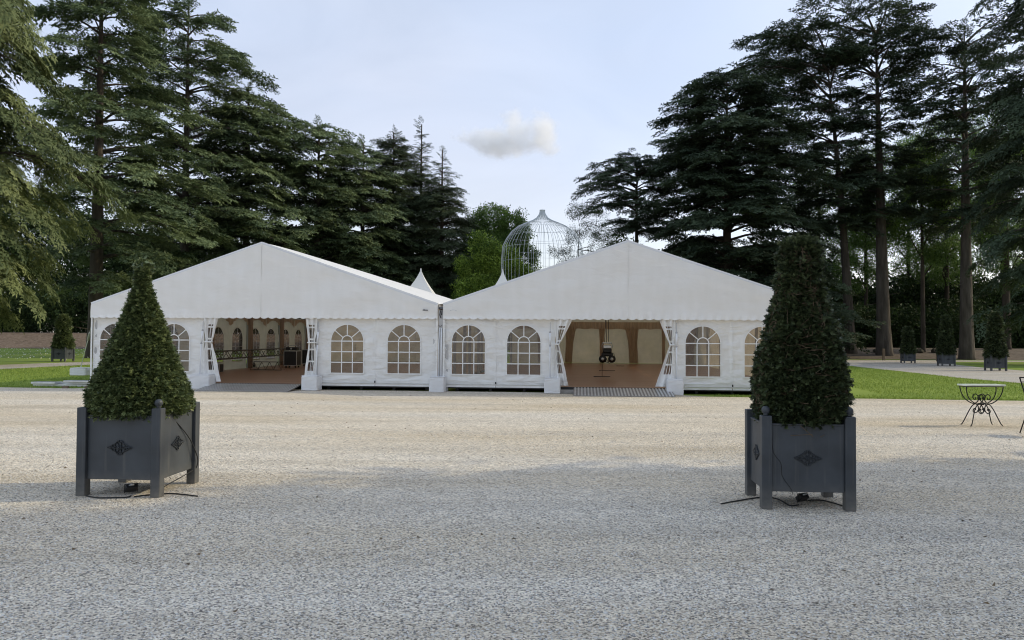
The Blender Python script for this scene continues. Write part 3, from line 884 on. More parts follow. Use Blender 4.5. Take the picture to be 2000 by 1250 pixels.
# ---- trees beyond the right edge whose shade falls across the foreground
for i, (x, y, h, w) in enumerate([(18, 6.4, 14.2, 4.9), (18.5, -3.5, 16, 6.5), (27.5, 3.2, 20, 5.3), (36, -4, 25, 7.5), (16, -11, 17, 6.5)]):
    bl = [(0, 0, h * .57, w, w, h * .35), (w * .2, 0, h * .25, w * .95, w * .95, h * .28)]
    broad('broadleaf_tree', ['round dense tree nearest the yard edge on the right, outside the frame', 'dense tree level with the viewer at the right of the yard', 'tall dense tree behind the nearest one, right of the yard',
          'tallest tree far out to the right of the yard', 'dense tree behind the viewer at the right of the yard'][i], (x, y, 0), h, .3, bl, 2600, mk='leaf_dark', leaf=(1.6, 2.5), seed=70 + i, hollow=.05, dents=False)

# ------------------------------------------------------------------ marquees
D0 = 20.55
X0 = -.0939 * D0
TROT = -R(5)
ux, uy = Vector((math.cos(TROT), math.sin(TROT), 0)), Vector((-math.sin(TROT), math.cos(TROT), 0))
def tent_pt(t, d=0.0, z=0.0):
    return Vector((X0, D0, 0)) + ux * t + uy * d + Vector((0, 0, z))
EAVE, RISE, HALF, DEPTH = 2.34, 1.69, 4.94, 20.0
BAYD = DEPTH / 6
VAL = 1.985

# window outline: arch on a rectangle, unit measures in metres, centred on x
WW, WZ0, WZ1, = .455, .475, 1.345
def win_outline(n):
    """closed outline as (x,z,angle-like parameter)"""
    pts = []
    # from bottom-left up, over the arch, down to bottom-right, back along the sill
    for i in range(16): pts.append((-WW, WZ0 + (WZ1 - WZ0) * i / 16))
    for i in range(25):
        a = math.pi - math.pi * i / 24
        pts.append((WW * math.cos(a), WZ1 + WW * math.sin(a)))
    for i in range(1, 16): pts.append((WW, WZ1 - (WZ1 - WZ0) * i / 16))
    for i in range(14): pts.append((WW - 2 * WW * i / 14, WZ0))
    return pts
def wrinkle(x, z, amp, ox):
    v = noise.noise(Vector((x * 1.1 + ox, z * 2.6 + .5 * x, 1.7))) + .6 * noise.noise(Vector((x * 2.4 + ox, z * 6.5 + 1.5 * x * (1 if noise.noise(Vector((ox, x * .3, 0))) > 0 else -1), 5.2)))
    # tension folds slanting away from the windows
    ph_ = z * 3.1 + 1.25 * abs(((x * .62 + ox * .37) % 2) - 1) + .5 * noise.noise(Vector((x * .9, z, ox)))
    m_ = max(0, .35 + noise.noise(Vector((x * 1.3 + ox, z * 1.1, 9.1))))
    fold = (1 - abs(math.sin(math.pi * ph_))) ** 1.6 * m_
    return v * amp + fold * amp * .65
def wall_with_window(mb, xa, xb, xc, z0, z1, amp, ox):
    """panel from xa to xb with an arched hole centred on xc; small folds run across the cloth"""
    out = win_outline(0)
    n = len(out); rings = 14
    cz = (WZ0 + WZ1) / 2 + .15
    vs = []; fs = []
    outer = []
    for (x, z) in out:
        dx, dz = x, z - cz
        sx = ((xb - xc) if dx > 0 else (xc - xa)) / max(1e-6, abs(dx))
        sz = ((z1 - cz) if dz > 0 else (cz - z0)) / max(1e-6, abs(dz))
        s = min(sx, sz)
        outer.append((xc + dx * s, cz + dz * s))
    # snap corners
    for cx_, cz_ in ((xa, z0), (xa, z1), (xb, z0), (xb, z1)):
        k = min(range(n), key=lambda i: (outer[i][0] - cx_) ** 2 + (outer[i][1] - cz_) ** 2)
        outer[k] = (cx_, cz_)
    for r_ in range(rings + 1):
        t = r_ / rings
        for i in range(n):
            x = (xc + out[i][0]) * (1 - t) + outer[i][0] * t
            z = out[i][1] * (1 - t) + outer[i][1] * t
            k = min(1, t * 3) * min(1, (1 - t) * 4.5)
            vs.append((x, wrinkle(x, z, amp, ox) * k, z))
    for r_ in range(rings):
        for i in range(n):
            j = (i + 1) % n
            fs.append((r_ * n + i, r_ * n + j, (r_ + 1) * n + j, (r_ + 1) * n + i))
    mb.add(vs, fs)

# shared window meshes
def pane_meshes():
    th = .3
    w3 = 2 * WW / 3
    hz = (WZ1 - WZ0) / 3
    q = MB(); q.add([(0, 0, 0), (w3, 0, 0), (w3, 0, hz), (0, 0, hz)], [(0, 1, 2, 3)])
    rect = q.mesh('pane', M_['vinyl'])
    r_in = WW / 3
    c = MB(); vs = [(0, 0, 0)] + [(r_in * math.cos(math.pi * i / 10), 0, r_in * math.sin(math.pi * i / 10)) for i in range(11)]
    c.add(vs, [(0, i + 1, i + 2) for i in range(10)])
    fan = c.mesh('pane', M_['vinyl'])
    secs = []
    for (a0, a1) in ((0, 40), (40, 90), (90, 140), (140, 180)):
        s = MB(); m = 6; vs = []
        for i in range(m + 1):
            a = R(a0 + (a1 - a0) * i / m)
            vs += [(r_in * math.cos(a), 0, r_in * math.sin(a)), (WW * math.cos(a), 0, WW * math.sin(a))]
        s.add(vs, [(2 * i, 2 * i + 1, 2 * i + 3, 2 * i + 2) for i in range(m)])
        secs.append(s.mesh('pane', M_['vinyl']))
    return rect, fan, secs
PANE_R, PANE_F, PANE_S = pane_meshes()
def bars_mesh():
    b = MB(); t = .026; y = -.008; d = .006
    w3 = 2 * WW / 3; hz = (WZ1 - WZ0) / 3; r_in = WW / 3
    for k in (1, 2): b.box((-WW + w3 * k, y, (WZ0 + WZ1) / 2), (t, d, WZ1 - WZ0))
    for k in (1, 2, 3): b.box((0, y - .0035, WZ0 + hz * k), (2 * WW, d, t))
    b.box((0, y - .0035, WZ0 - .012), (2 * WW + .07, d, .034))
    for s in (-1, 1): b.box((s * (WW + .008), y, (WZ0 + WZ1) / 2), (.03, d, WZ1 - WZ0))
    def arc(r, w, yy):
        n = 18; vs = []
        for i in range(n + 1):
            a = math.pi * i / n
            for rr_ in (r - w / 2, r + w / 2):
                for y_ in (yy - d / 2, yy + d / 2):
                    vs.append((rr_ * math.cos(a), y_, WZ1 + rr_ * math.sin(a)))
        fs = []
        for i in range(n):
            o = 4 * i
            fs += [(o, o + 2, o + 6, o + 4), (o + 1, o + 5, o + 7, o + 3), (o, o + 4, o + 5, o + 1), (o + 2, o + 3, o + 7, o + 6)]
        b.add(vs, fs)
    arc(r_in, t, y); arc(WW + .008, .03, y + .001)
    for a in (40, 90, 140):
        a = R(a); p = Vector((math.cos(a), 0, math.sin(a)))
        m = Matrix.Rotation(-(a - math.pi / 2), 3, 'Y')
        L_ = WW - r_in
        b.box(Vector((0, y + .002, WZ1)) + p * (r_in + L_ / 2), (t, d, L_), rot=m)
    return b.mesh('glazing_bars', M_['canvas'])
BARS = bars_mesh()
def add_window(root, x, y, rz=0.0, scale=1.0):
    w = link_mesh('window', BARS, root, (x, y, 0), rz)
    w3 = 2 * WW / 3; hz = (WZ1 - WZ0) / 3
    for i in range(3):
        for j in range(3):
            link_mesh('pane', PANE_R, w, (-WW + w3 * i, 0, WZ0 + hz * j))
    link_mesh('pane', PANE_F, w, (0, 0, WZ1))
    for s in PANE_S:
        link_mesh('pane', s, w, (0, 0, WZ1))
    return w

def flap(root, xo, xi_top, xi_mid, xi_bot, sgn, ox):
    """tied-back door curtain with its gathered window strip; xo outer edge, xi* inner edge"""
    nu, nv = 26, 40
    mb = MB()
    ztop, ztie, zbot = VAL + .08, 1.30, .2
    vs = []
    for j in range(nv + 1):
        v = j / nv
        z = zbot + (ztop - zbot) * v
        if z > ztie:
            t = (z - ztie) / (ztop - ztie); t = t ** .85
            xi = xi_mid + (xi_top - xi_mid) * t
            xo_ = xo + sgn * (-.02) * 0
        else:
            t = (ztie - z) / (ztie - zbot); t = t ** .9
            xi = xi_mid + (xi_bot - xi_mid) * t
        pinch = math.exp(-((z - ztie) / .22) ** 2)
        xo_ = xo - sgn * .0 + (xi - xo) * .25 * pinch
        for i in range(nu + 1):
            u = i / nu
            x = xo_ + (xi - xo_) * u
            amp = .075 * (1 - .55 * pinch)
            y = -.02 - amp * (.5 + .5 * math.sin(u * 5.2 * math.pi + ox + .6 * math.sin(z * 3))) - .03 * pinch + .02 * noise.noise(Vector((u * 5 + ox, z * 3, 0)))
            x += .012 * noise.noise(Vector((u * 3, z * 4, ox)))
            vs.append((x, y, z))
    fs0 = []; fs1 = []
    for j in range(nv):
        z = zbot + (ztop - zbot) * (j + .5) / nv
        for i in range(nu):
            q = (j * (nu + 1) + i, j * (nu + 1) + i + 1, (j + 1) * (nu + 1) + i + 1, (j + 1) * (nu + 1) + i)
            u = (i + .5) / nu
            inwin = .30 < u < .74 and .5 < z < 1.78
            bar = (i % 5 == 0) or abs((z - .5) % .30 - .15) > .125
            (fs1 if (inwin and not bar) else fs0).append(q)
    b = len(mb.v)
    mb.v += vs; mb.f += fs0 + fs1; mb.m += [0] * len(fs0) + [1] * len(fs1)
    o = mb.build('door_curtain', [M_['canvas'], M_['vinyl']], root, smooth=True)
    tie = MB(); xm = (xo + xi_mid) / 2
    tie.box((xm + (xi_mid - xo) * .12, -.075, ztie), (abs(xi_mid - xo) * .8 + .03, .12, .035), bev=.008)
    tie.build('tie_strap', M_['canvas'], root)
    return o

def rail(root, name, a, b, w, m):
    mb = MB()
    a, b = Vector(a), Vector(b)
    d = (b - a); L_ = d.length
    q = d.to_track_quat('Z', 'Y').to_matrix()
    mb.box((a + b) / 2, (w[0], w[1], L_), rot=q, bev=.004)
    return mb.build(name, m, root)

def build_tent(label, xc, bays, door, lsw, rsw, windows, off):
    root = empty('marquee_tent', tent_pt(xc), TROT, label, 'marquee', None)
    # bays: list of (xa, xb) of front wall cloth in local x ; windows: local centres
    for bi, (xa, xb) in enumerate(bays):
        wins = [w for w in windows if xa < w < xb]
        mid = sum(wins) / 2
        for (a, b, w) in ((xa, mid, wins[0]), (mid, xb, wins[1])):
            mb = MB(); wall_with_window(mb, a, b, w, .26, VAL + .06, .045, off + bi * 3.3 + a)
            mb.build('wall_panel', M_['canvas'], root, smooth=True)
            add_window(root, w, -.002)
            sk = MB()
            sk.grid(22, 3, lambda u, v: (a + .004 + (b - a - .008) * u, -.022 - .018 * noise.noise(Vector((u * 5 + off, v, a))) + .012 * math.sin(v * 3.1), .125 + .155 * v))
            sk.build('wall_skirt', M_['canvas'], root, smooth=True)
        rail(root, 'skirt_rail', (xa, -.03, .205), (xb, -.03, .205), (.02, .02), M_['alu'])
        sb = MB(); sb.box((mid, -.035, .245), (.03, .02, .055)); sb.build('skirt_clip', M_['black'], root)
        sb = MB(); sb.box((mid, -.004, 1.15), (.022, .010, 1.7)); sb.build('wall_seam', M_['canvas'], root)
    # gable: two halves meeting in a seam under the apex, scalloped hem
    per = .222
    for s in (-1, 1):
        nx, nz = 110, 14
        def fn(u, v):
            x = s * HALF * u
            top = EAVE + RISE * (1 - u) - .015
            k = (abs(x) / per) % 1
            hem = VAL + .01 - .045 * math.sqrt(max(0, math.sin(math.pi * k))) + (.02 if abs(x) < .33 else 0) * 0
            z = hem + (top - hem) * v
            y = -.095 + .030 * noise.noise(Vector((x * .7 + off, z * 1.6, .3))) + .018 * noise.noise(Vector((x * 2.5 + off, z * 4 + x, 2.3)))
            y += (-.02 + .014 * math.sin(abs(x) / per * math.pi * 2)) * (1 - min(1, v * 7))
            return (x, y, z)
        mb = MB(); mb.grid(nx, nz, fn)
        if s < 0: mb.f = [tuple(reversed(f)) for f in mb.f]
        mb.build('gable_cloth', M_['canvas_gable'], root, smooth=True)
        rail(root, 'gable_rail', (s * (HALF + .01), -.05, EAVE + .012), (0, -.05, EAVE + RISE + .012), (.055, .075), M_['pipe'])
    sb = MB(); sb.box((0, -.108, (VAL + EAVE + RISE) / 2), (.018, .012, EAVE + RISE - VAL - .03)); sb.build('gable_seam', M_['canvas_gable'], root)
    # roof cloth, bay by bay, bulging between the frames
    for k in range(6):
        for s in (-1, 1):
            def fn(u, v):
                y = k * BAYD + .03 + (BAYD - .06) * v
                x = s * (HALF + .02) * (1 - u)
                zb = EAVE + RISE * u + .02
                sag = .17 * math.sin(math.pi * v) * (.35 + .65 * math.sin(math.pi * min(1, u * .9 + .1)))
                zb += sag * .9 + .012 * noise.noise(Vector((x, y, off)))
                return (x, y, zb)
            mb = MB(); mb.grid(14, 10, fn)
            if s > 0: mb.f = [tuple(reversed(f)) for f in mb.f]
            mb.build('roof_cloth', M_['canvas_roof'], root, smooth=True)
    # frames
    for k in range(7):
        y = min(DEPTH - .06, max(.06, k * BAYD))
        for s in (-1, 1):
            rail(root, 'rafter', (s * (HALF - .06), y, EAVE - .03), (s * .01, y, EAVE + RISE - .03), (.08, .12), M_['frame'])
            rail(root, 'frame_leg', (s * (HALF - .08), y, .0), (s * (HALF - .08), y, EAVE), (.09, .09), M_['frame'])
    for s in (-1, 1):
        rail(root, 'eave_beam', (s * (HALF - .03), .1, EAVE - .05), (s * (HALF - .03), DEPTH - .1, EAVE - .05), (.08, .10), M_['frame'])
    # gable uprights beside the door
    for x in door:
        rail(root, 'gable_upright', (x, .05, 0), (x, .05, EAVE + RISE * (1 - abs(x) / HALF) - .1), (.09, .09), M_['frame'])
    # eave corner strips
    for s in (-1, 1):
        mb = MB(); mb.grid(1, 12, lambda u, v: (s * (HALF - .04 + .05 * u), -.065, .14 + (EAVE - .14) * v))
        mb.build('corner_cloth', M_['canvas'], root)
    # side walls
    for s, mode in ((-1, lsw), (1, rsw)):
        x = s * (HALF + .0)
        for k in range(6):
            y0, y1 = k * BAYD + .02, (k + 1) * BAYD - .02
            if mode == 'windows':
                for q in range(2):
                    a = y0 + (y1 - y0) * q / 2; b_ = y0 + (y1 - y0) * (q + 1) / 2
                    mb = MB(); wall_with_window(mb, -(b_ - a) / 2, (b_ - a) / 2, 0, .1, EAVE - .02, .02, off + k * 7 + q)
                    p = mb.build('side_wall_panel', M_['side'], root, smooth=True, loc=(x, (a + b_) / 2, 0), rz=s * math.pi / 2)
                    add_window(root, x - s * .004, (a + b_) / 2, s * math.pi / 2)
            elif mode == 'plain':
                mb = MB(); mb.grid(14, 10, lambda u, v: (x + wrinkle(y0 + u * 3, v * 2, .03, off), y0 + (y1 - y0) * u, .1 + (EAVE - .12) * v))
                mb.build('side_wall_panel', M_['side'], root, smooth=True)
    # back wall in bays, closed up to the roof
    for k in range(6):
        a, b_ = -HALF + 2 * HALF * k / 6, -HALF + 2 * HALF * (k + 1) / 6
        def fn(u, v):
            x = a + (b_ - a) * u
            top = EAVE + RISE * (1 - abs(x) / HALF)
            return (x, DEPTH - .02 + wrinkle(x * 1.2, v * 2, .05, off + k), .16 + (top - .18) * v)
        mb = MB(); mb.grid(12, 16, fn)
        mb.build('back_wall_panel', M_['lining'], root, smooth=True)
    # floor deck
    joist = MB()
    for k in range(11):
        joist.box((-4.6 + .92 * k, DEPTH / 2, .05), (.08, DEPTH - .5, .09))
    joist.build('floor_joists', M_['case'], root)
    nb = 20
    fb = MB(); fb.box((0, 0, 0), (2 * HALF - .16, DEPTH / nb - .006, .06), bev=.003)
    fme = fb.mesh('floor_board', M_['floorboard'])
    for k in range(nb):
        link_mesh('floor_board', fme, root, (0, .16 + (DEPTH - .3) / nb * (k + .5), .125 + .001 * (k % 2)))
    ft = MB(); ft.box((0, .10, .12), (2 * HALF - .1, .07, .07), bev=.004); ft.build('floor_edge', M_['case'], root)  # edge coloured black so the gap below the skirt reads as shade
    return root

LT_C, RT_C = -5.02, 5.02
tentL = build_tent('left white marquee with truss and flight cases inside its open entrance', LT_C,
                   [(-9.93 - LT_C, -6.68 - LT_C), (-3.42 - LT_C, -.10 - LT_C)], (-6.62 - LT_C, -3.45 - LT_C), 'windows', 'none',
                   [-9.27 - LT_C, -7.55 - LT_C, -2.59 - LT_C, -1.01 - LT_C], 3.0)
tentR = build_tent('right white marquee with tan drapes and a lighting rig hanging in its open entrance', RT_C,
                   [(.10 - RT_C, 3.10 - RT_C), (6.22 - RT_C, 9.93 - RT_C)], (3.16 - RT_C, 6.2 - RT_C), 'none', 'plain',
                   [.76 - RT_C, 2.26 - RT_C, 6.98 - RT_C, 8.50 - RT_C], 11.0)
flap(tentL, -6.66 - LT_C, -6.24 - LT_C, -6.42 - LT_C, -6.16 - LT_C, -1, .3)
flap(tentL, -3.40 - LT_C, -3.78 - LT_C, -3.66 - LT_C, -3.80 - LT_C, 1, 1.3)
flap(tentR, 3.08 - RT_C, 3.60 - RT_C, 3.20 - RT_C, 3.46 - RT_C, -1, 2.1)
flap(tentR, 6.26 - RT_C, 5.80 - RT_C, 6.12 - RT_C, 5.74 - RT_C, 1, 3.4)
# printed marks by the middle post: a short black word-like mark and a faded one
lg = MB()
for k, (x, w, h) in enumerate([(-.062, .022, .03), (-.037, .02, .05), (-.012, .026, .03), (.018, .026, .03), (.05, .03, .028)]):
    lg.box((x, 0, h / 2), (w, .004, h))
lg.build('printed_mark', M_['ink'], tentL, loc=(-.40 - LT_C, -.145, 2.18))
lg = MB()
lg.tube([(.09 * math.cos(a * .35), 0, .035 * math.sin(a * .35)) for a in range(0, 9)], .004, 4)
lg.build('printed_mark', M_['ink_grey'], tentR, loc=(.36 - RT_C, -.14, 2.17))
# inside the left marquee: cloth-wrapped legs along the side wall, and swags over the windows
for k in range(1, 6):
    mb = MB(); mb.tube([(-HALF + .17, k * BAYD, .15), (-HALF + .17, k * BAYD, EAVE)], .10, 8)
    mb.build('leg_cover', M_['frame_brown'], tentL, smooth=True)
for k in range(12):
    mb = MB(); yc = BAYD / 2 * (k + .5)
    def fn(u, v):
        y = yc + (u - .5) * 1.6
        hang = EAVE - .06 - (.12 + .28 * abs(2 * u - 1) ** 2.2) * v
        return (-HALF + .10 + .03 * math.sin(u * 40 + k), y, hang)
    mb.grid(40, 8, fn)
    mb.build('window_swag', M_['drape'], tentL, smooth=True)
# inside the right marquee: pelmet and gathered drapes before the back wall
mb = MB(); mb.grid(180, 4, lambda u, v: (-HALF + .1 + (2 * HALF - .2) * u, DEPTH - .30 + .03 * math.sin(u * 300), 1.96 + .02 * math.sin(u * 90) * (1 - v) + (EAVE - 1.98) * v))
mb.build('pelmet', M_['drape'], tentR, smooth=True)
def drape(x, w, side, label):
    nu, nv = 30, 12
    mb = MB()
    def fn(u, v):
        z = .17 + 1.95 * v
        ww = w * (.75 + .5 * max(0, v - .55) * 2)
        return (side * .12 * (1 - v) + (u - .5) * ww, .04 * math.sin(u * w * 70) + .02 * math.sin(u * 9), z)
    mb.grid(nu, nv, fn)
    p = tent_pt(x, DEPTH - .24, 0)
    o = mb.build('drape', M_['drape'], None, smooth=True, loc=p, rz=TROT)
    tag(o, label, 'curtain', 'drapes along the back wall of the right marquee')
for x, w, side, lb in [(1.72, .35, 0, 'tan drape on the back wall, seen through the second window from the middle post'),
                       (3.32, .5, -1, 'tan drape at the left side of the right marquee opening'),
                       (4.95, .28, 0, 'narrow tan drape directly behind the hanging lighting rig'),
                       (6.5, .62, 1, 'wide tan drape gathered to the floor right of the lighting rig'),
                       (8.15, .2, 0, 'thin tan drape at the right side of the right marquee opening'),
                       (9.5, .6, 0, 'tan drape near the far right corner of the back wall')]:
    drape(x, w, side, lb)

# ---- ballast blocks with their tie-down poles
def ballast(px, label, t=None, w=.46, d=.42, h=.40, z=0.0, fwd=.42, px_=None):
    p = tent_pt(t, -fwd / 2 - .01, z)
    root = empty('ballast_block', p, TROT, label, 'weight', 'white covered weights along the marquee fronts')
    mb = MB(); mb.box((0, 0, h / 2), (w, d, h), bev=.025)
    o = mb.build('block', M_['cover'], root)
    md = o.modifiers.new('soft', 'SUBSURF'); md.levels = 2; md.render_levels = 2; md.subdivision_type = 'SIMPLE'
    tx = bpy.data.textures.get('cloth_lumps') or bpy.data.textures.new('cloth_lumps', 'CLOUDS')
    tx.noise_scale = .18
    dm = o.modifiers.new('lumps', 'DISPLACE'); dm.texture = tx; dm.strength = .022; dm.mid_level = .5; dm.texture_coords = 'GLOBAL'
    mb = MB(); mb.box((0, 0, h + .006), (w * .98, d * .98, .012), bev=.006)
    mb.build('lid_flap', M_['cover'], root)
    return root
blocks = [(-6.58, .56, 'white weight block left of the left marquee entrance'), (-3.50, .44, 'white weight block right of the left marquee entrance'),
          (-.03, .40, 'white weight block at the post where the two marquees meet'), (3.04, .42, 'white weight block left of the right marquee entrance'),
          (6.22, .42, 'white weight block right of the right marquee entrance'), (9.9, .44, 'white weight block at the far right corner of the right marquee')]
for t, w, lb in blocks:
    ballast(0, lb, t=t, w=w)
def tie_pole(t, label, ztop=1.80, x2=0.0):
    root = empty('tie_down_pole', tent_pt(t, -.16, .38), TROT, label, 'pole', 'tie-down poles standing on the weights')
    mb = MB(); mb.tube([(0, 0, 0), (x2 * .6, 0, .95)], .018, 8); mb.build('tube', M_['pipe'], root, smooth=True)
    mb = MB(); mb.tube([(x2 * .6, 0, .90), (x2, .02, 1.22)], .027, 8); mb.build('tensioner', M_['pipe'], root, smooth=True)
    mb = MB(); mb.tube([(x2, .02, 1.2), (x2, .05, ztop - .3)], .008, 5); mb.ball((x2, .02, 1.24), .03, 8, 6); mb.ball((x2 * .6, 0, .88), .03, 8, 6)
    mb.build('hook', M_['frame'], root)
tie_pole(-6.70, 'white tie-down pole left of the left marquee entrance', x2=.05)
tie_pole(-3.40, 'white tie-down pole right of the left marquee entrance', x2=.04)
tie_pole(2.97, 'white tie-down pole left of the right marquee entrance')
tie_pole(6.28, 'white tie-down pole right of the right marquee entrance')
# post between the tents with gutter, pipes and tangled straps
root = empty('gutter_post', tent_pt(0, -.02, 0), TROT, 'grey post with a white down pipe in the gap between the two marquees', 'post')
mb = MB(); mb.box((0, .03, 1.1), (.13, .06, 2.2), bev=.004); mb.build('post', M_['frame'], root)
mb = MB(); mb.tube([(-.045, -.05, .38), (-.045, -.05, 1.15), (-.02, -.04, 1.72)], .014, 6); mb.tube([(.03, -.05, .38), (.03, -.05, 1.72)], .022, 6); mb.build('down_pipe', M_['pipe'], root, smooth=True)
mb = MB()
mb.tube([(-.02, -.06, 2.27), (.0, -.07, 2.15), (-.015, -.07, 2.07), (.02, -.07, 1.98)], .014, 6)
mb.build('ratchet_strap', M_['black'], root)
mb = MB(); mb.tube([(.04, -.06, 2.30), (.045, -.07, 2.17), (.03, -.07, 2.06)], .012, 6); mb.build('ratchet_strap', M_['black'], root)
mb = MB(); mb.tube([(-.05, -.05, 1.80), (0, -.06, 1.74), (.05, -.05, 1.80)], .007, 5)
mb.build('ratchet_strap', M_['black'], root)
mb = MB(); mb.grid(2, 20, lambda u, v: (-.09 + .18 * u, .25 + 19.5 * v, EAVE - .10 + .03 * abs(2 * u - 1))); mb.build('rain_gutter', M_['frame'], root)

# ---- entrance ramps: each rib a bar of its own
def ramp(label, ta, tb_, run, ribs, shear=0.0, drop=.155):
    root = empty('access_ramp', tent_pt((ta + tb_) / 2, -.02, 0), TROT, label, 'ramp', 'ribbed aluminium ramps at the marquee entrances')
    W = tb_ - ta
    ang = math.atan2(drop - .02, run)
    mb = MB()
    mb.add([(-W / 2, 0, drop - .03), (W / 2, 0, drop - .03), (W / 2 + shear, -run, .006), (-W / 2 + shear, -run, .006),
            (-W / 2, 0, drop - .008), (W / 2, 0, drop - .008), (W / 2 + shear, -run, .018), (-W / 2 + shear, -run, .018)],
           [(0, 1, 2, 3), (7, 6, 5, 4), (0, 4, 5, 1), (2, 6, 7, 3), (1, 5, 6, 2), (0, 3, 7, 4)])
    mb.build('ramp_plate', M_['alu_darkened'], root)  # plate darker than the ribs: shade between them is put into its colour
    for k in range(ribs):
        x = -W / 2 + W * (k + .5) / ribs
        w = W / ribs * .48
        b_ = MB()
        b_.add([(x - w / 2, -.01, drop - .006), (x + w / 2, -.01, drop - .006), (x + w / 2 + shear, -run + .01, .02), (x - w / 2 + shear, -run + .01, .02),
                (x - w / 2, -.01, drop + .002), (x + w / 2, -.01, drop + .002), (x + w / 2 + shear, -run + .01, .027), (x - w / 2 + shear, -run + .01, .027)],
               [(7, 6, 5, 4), (0, 4, 5, 1), (2, 6, 7, 3), (1, 5, 6, 2), (0, 3, 7, 4), (0, 1, 2, 3)])
        b_.build('rib', M_['alu'], root)
ramp('ribbed metal ramp spread in front of the left marquee entrance', -6.42, -3.86, 1.0, 34)
ramp('ribbed metal ramp in front of the right marquee entrance', 3.60, 6.14, 1.05, 30)
mb = MB(); mb.box((0, 0, .05), (.5, .35, .09), bev=.006)
o = mb.build('floor_step', M_['alu_darkened'], loc=tent_pt(3.37, -.15, 0), rz=TROT); tag(o, 'short grey step beside the left end of the right ramp', 'step')

# ---- guy strap and its weight at the far left corner, metal planks beneath
pc = G(152, 743.6)
root = empty('ballast_block', (pc.x, pc.y + .2, .16), TROT, 'white weight block on metal planks at the left corner of the left marquee', 'weight', 'white covered weights along the marquee fronts')
mb = MB(); mb.box((0, 0, .12), (.56, .42, .24), bev=.03); mb.build('block', M_['cover'], root)
mb = MB(); mb.box((0, 0, .245), (.54, .40, .012), bev=.005); mb.build('lid_flap', M_['cover'], root)
a = Vector((pc.x - .02, pc.y + .18, .41)); e = tent_pt(-9.98, -.02, 1.72)
root = empty('guy_strap', a, 0, 'cream guy strap slanting from the left marquee corner down to its weight', 'strap')
dv = e - a
mb = MB(); mb.tube([(0, 0, 0), dv * .72], .012, 6); mb.build('webbing', M_['pipe'], root)
mb = MB(); mb.tube([dv * .70, dv * .86], .03, 8); mb.tube([dv * .86, dv], .014, 6); mb.build('ratchet', M_['frame'], root)
def plank(pxa, pxb, py, h, z, lb, dep=.30, dy=0.0):
    a, b_ = G(pxa, py), G(pxb, py)
    y = (a.y + b_.y) / 2 + dy
    mb = MB(); L_ = b_.x - a.x
    mb.box((0, 0, h / 2), (L_, dep, h), bev=.006)
    for s in (-1, 1): mb.box((0, s * (dep / 2 + .003), h / 2), (L_ - .02, .006, h * .35))
    o = mb.build('metal_plank', M_['alu'], loc=((a.x + b_.x) / 2, y, z), rz=TROT)
    tag(o, lb, 'plank', 'long grey planks stacked at the left marquee corner')
plank(42, 176, 757, .07, .004, 'longest grey metal plank at the bottom of the stack on the grass', .32, .5)
plank(42, 96, 757, .06, .075, 'short grey metal plank at the left end on top of the longest one', .30, .5)
plank(95, 176, 757, .055, .075, 'grey metal plank in the middle layer right of the short one', .34, .56)
plank(114, 200, 757, .05, .132, 'pale grey metal plank under the corner weight block, overhanging to the right', .34, .3)
for k, px in enumerate((124, 168)):
    p = G(px, 759); mb = MB(); mb.box((0, 0, .03), (.14, .12, .06), bev=.005)
    o = mb.build('wood_spacer', M_['wood'], loc=(p.x, p.y + .1, .005)); tag(o, ['small wood block under the left part of the plank stack', 'small wood block under the right part of the plank stack'][k], 'wood block')

# ---- equipment inside the left marquee
FZ = .156
def on_floor(px, py):
    return G(px, py, FZ)
def truss(root_name, label, a, b, side, r=.022, n=14, cat='truss'):
    a, b = Vector(a), Vector(b)
    root = empty(root_name, a, 0, label, cat)
    d = b - a; L_ = d.length; dn = d.normalized()
    upv = Vector((0, 0, 1)); lat = dn.cross(upv).normalized(); up2 = lat.cross(dn)
    cs = [lat * sx * side / 2 + up2 * sz * side / 2 for sx, sz in ((-1, -1), (1, -1), (1, 1), (-1, 1))]
    for c in cs:
        mb = MB(); mb.tube([c, d + c], r, 6); mb.build('chord', M_['truss'], root, smooth=True)
    for k in range(n):
        mb = MB(); s0, s1 = d * (k / n), d * ((k + 1) / n)
        for i in range(4):
            c0, c1 = cs[i], cs[(i + 1) % 4]
            if k % 2: c0, c1 = c1, c0
            mb.tube([s0 + c0, s1 + c1], r * .55, 5)
        mb.build('lacing', M_['truss'], root)
    return root
ta, tb2 = at(408, 695, 27.0), at(566, 686, 34.0)
truss('lighting_truss', 'long metal truss lying raised along the left marquee side wall', ta, tb2, .29, n=20)
def flight_case(p, w, d, h, label, rz=0.0, wheels=True, top=None, mat_='case'):
    root = empty('flight_case', p, rz, label, 'flight case')
    z0 = .10 if wheels else .0
    mb = MB(); mb.box((0, 0, z0 + h / 2), (w, d, h), bev=.008); mb.build('case_body', M_[mat_], root)
    mb = MB()
    for sx in (-1, 1):
        for sy in (-1, 1):
            mb.box((sx * w / 2, sy * d / 2, z0 + h / 2), (.028, .028, h + .02))
    for sz in (0, 1):
        for sy in (-1, 1): mb.box((0, sy * (d / 2 + .003), z0 + h * sz), (w - .03, .028, .026))
        for sx in (-1, 1): mb.box((sx * (w / 2 + .003), 0, z0 + h * sz), (.028, d - .03, .026))
    mb.build('edge_trim', M_['steel'], root)
    if wheels:
        for sx in (-1, 1):
            for sy in (-1, 1):
                mb = MB(); c = Vector((sx * (w / 2 - .07), sy * (d / 2 - .07), .048))
                mb.tube([c - Vector((.02, 0, 0)), c + Vector((.02, 0, 0))], .047, 12); mb.build('caster', M_['black'], root, smooth=True)
    return root
p = on_floor(571, 718)
flight_case(p, .54, .5, .60, 'tall black flight case on wheels with gear on its top', rz=TROT)
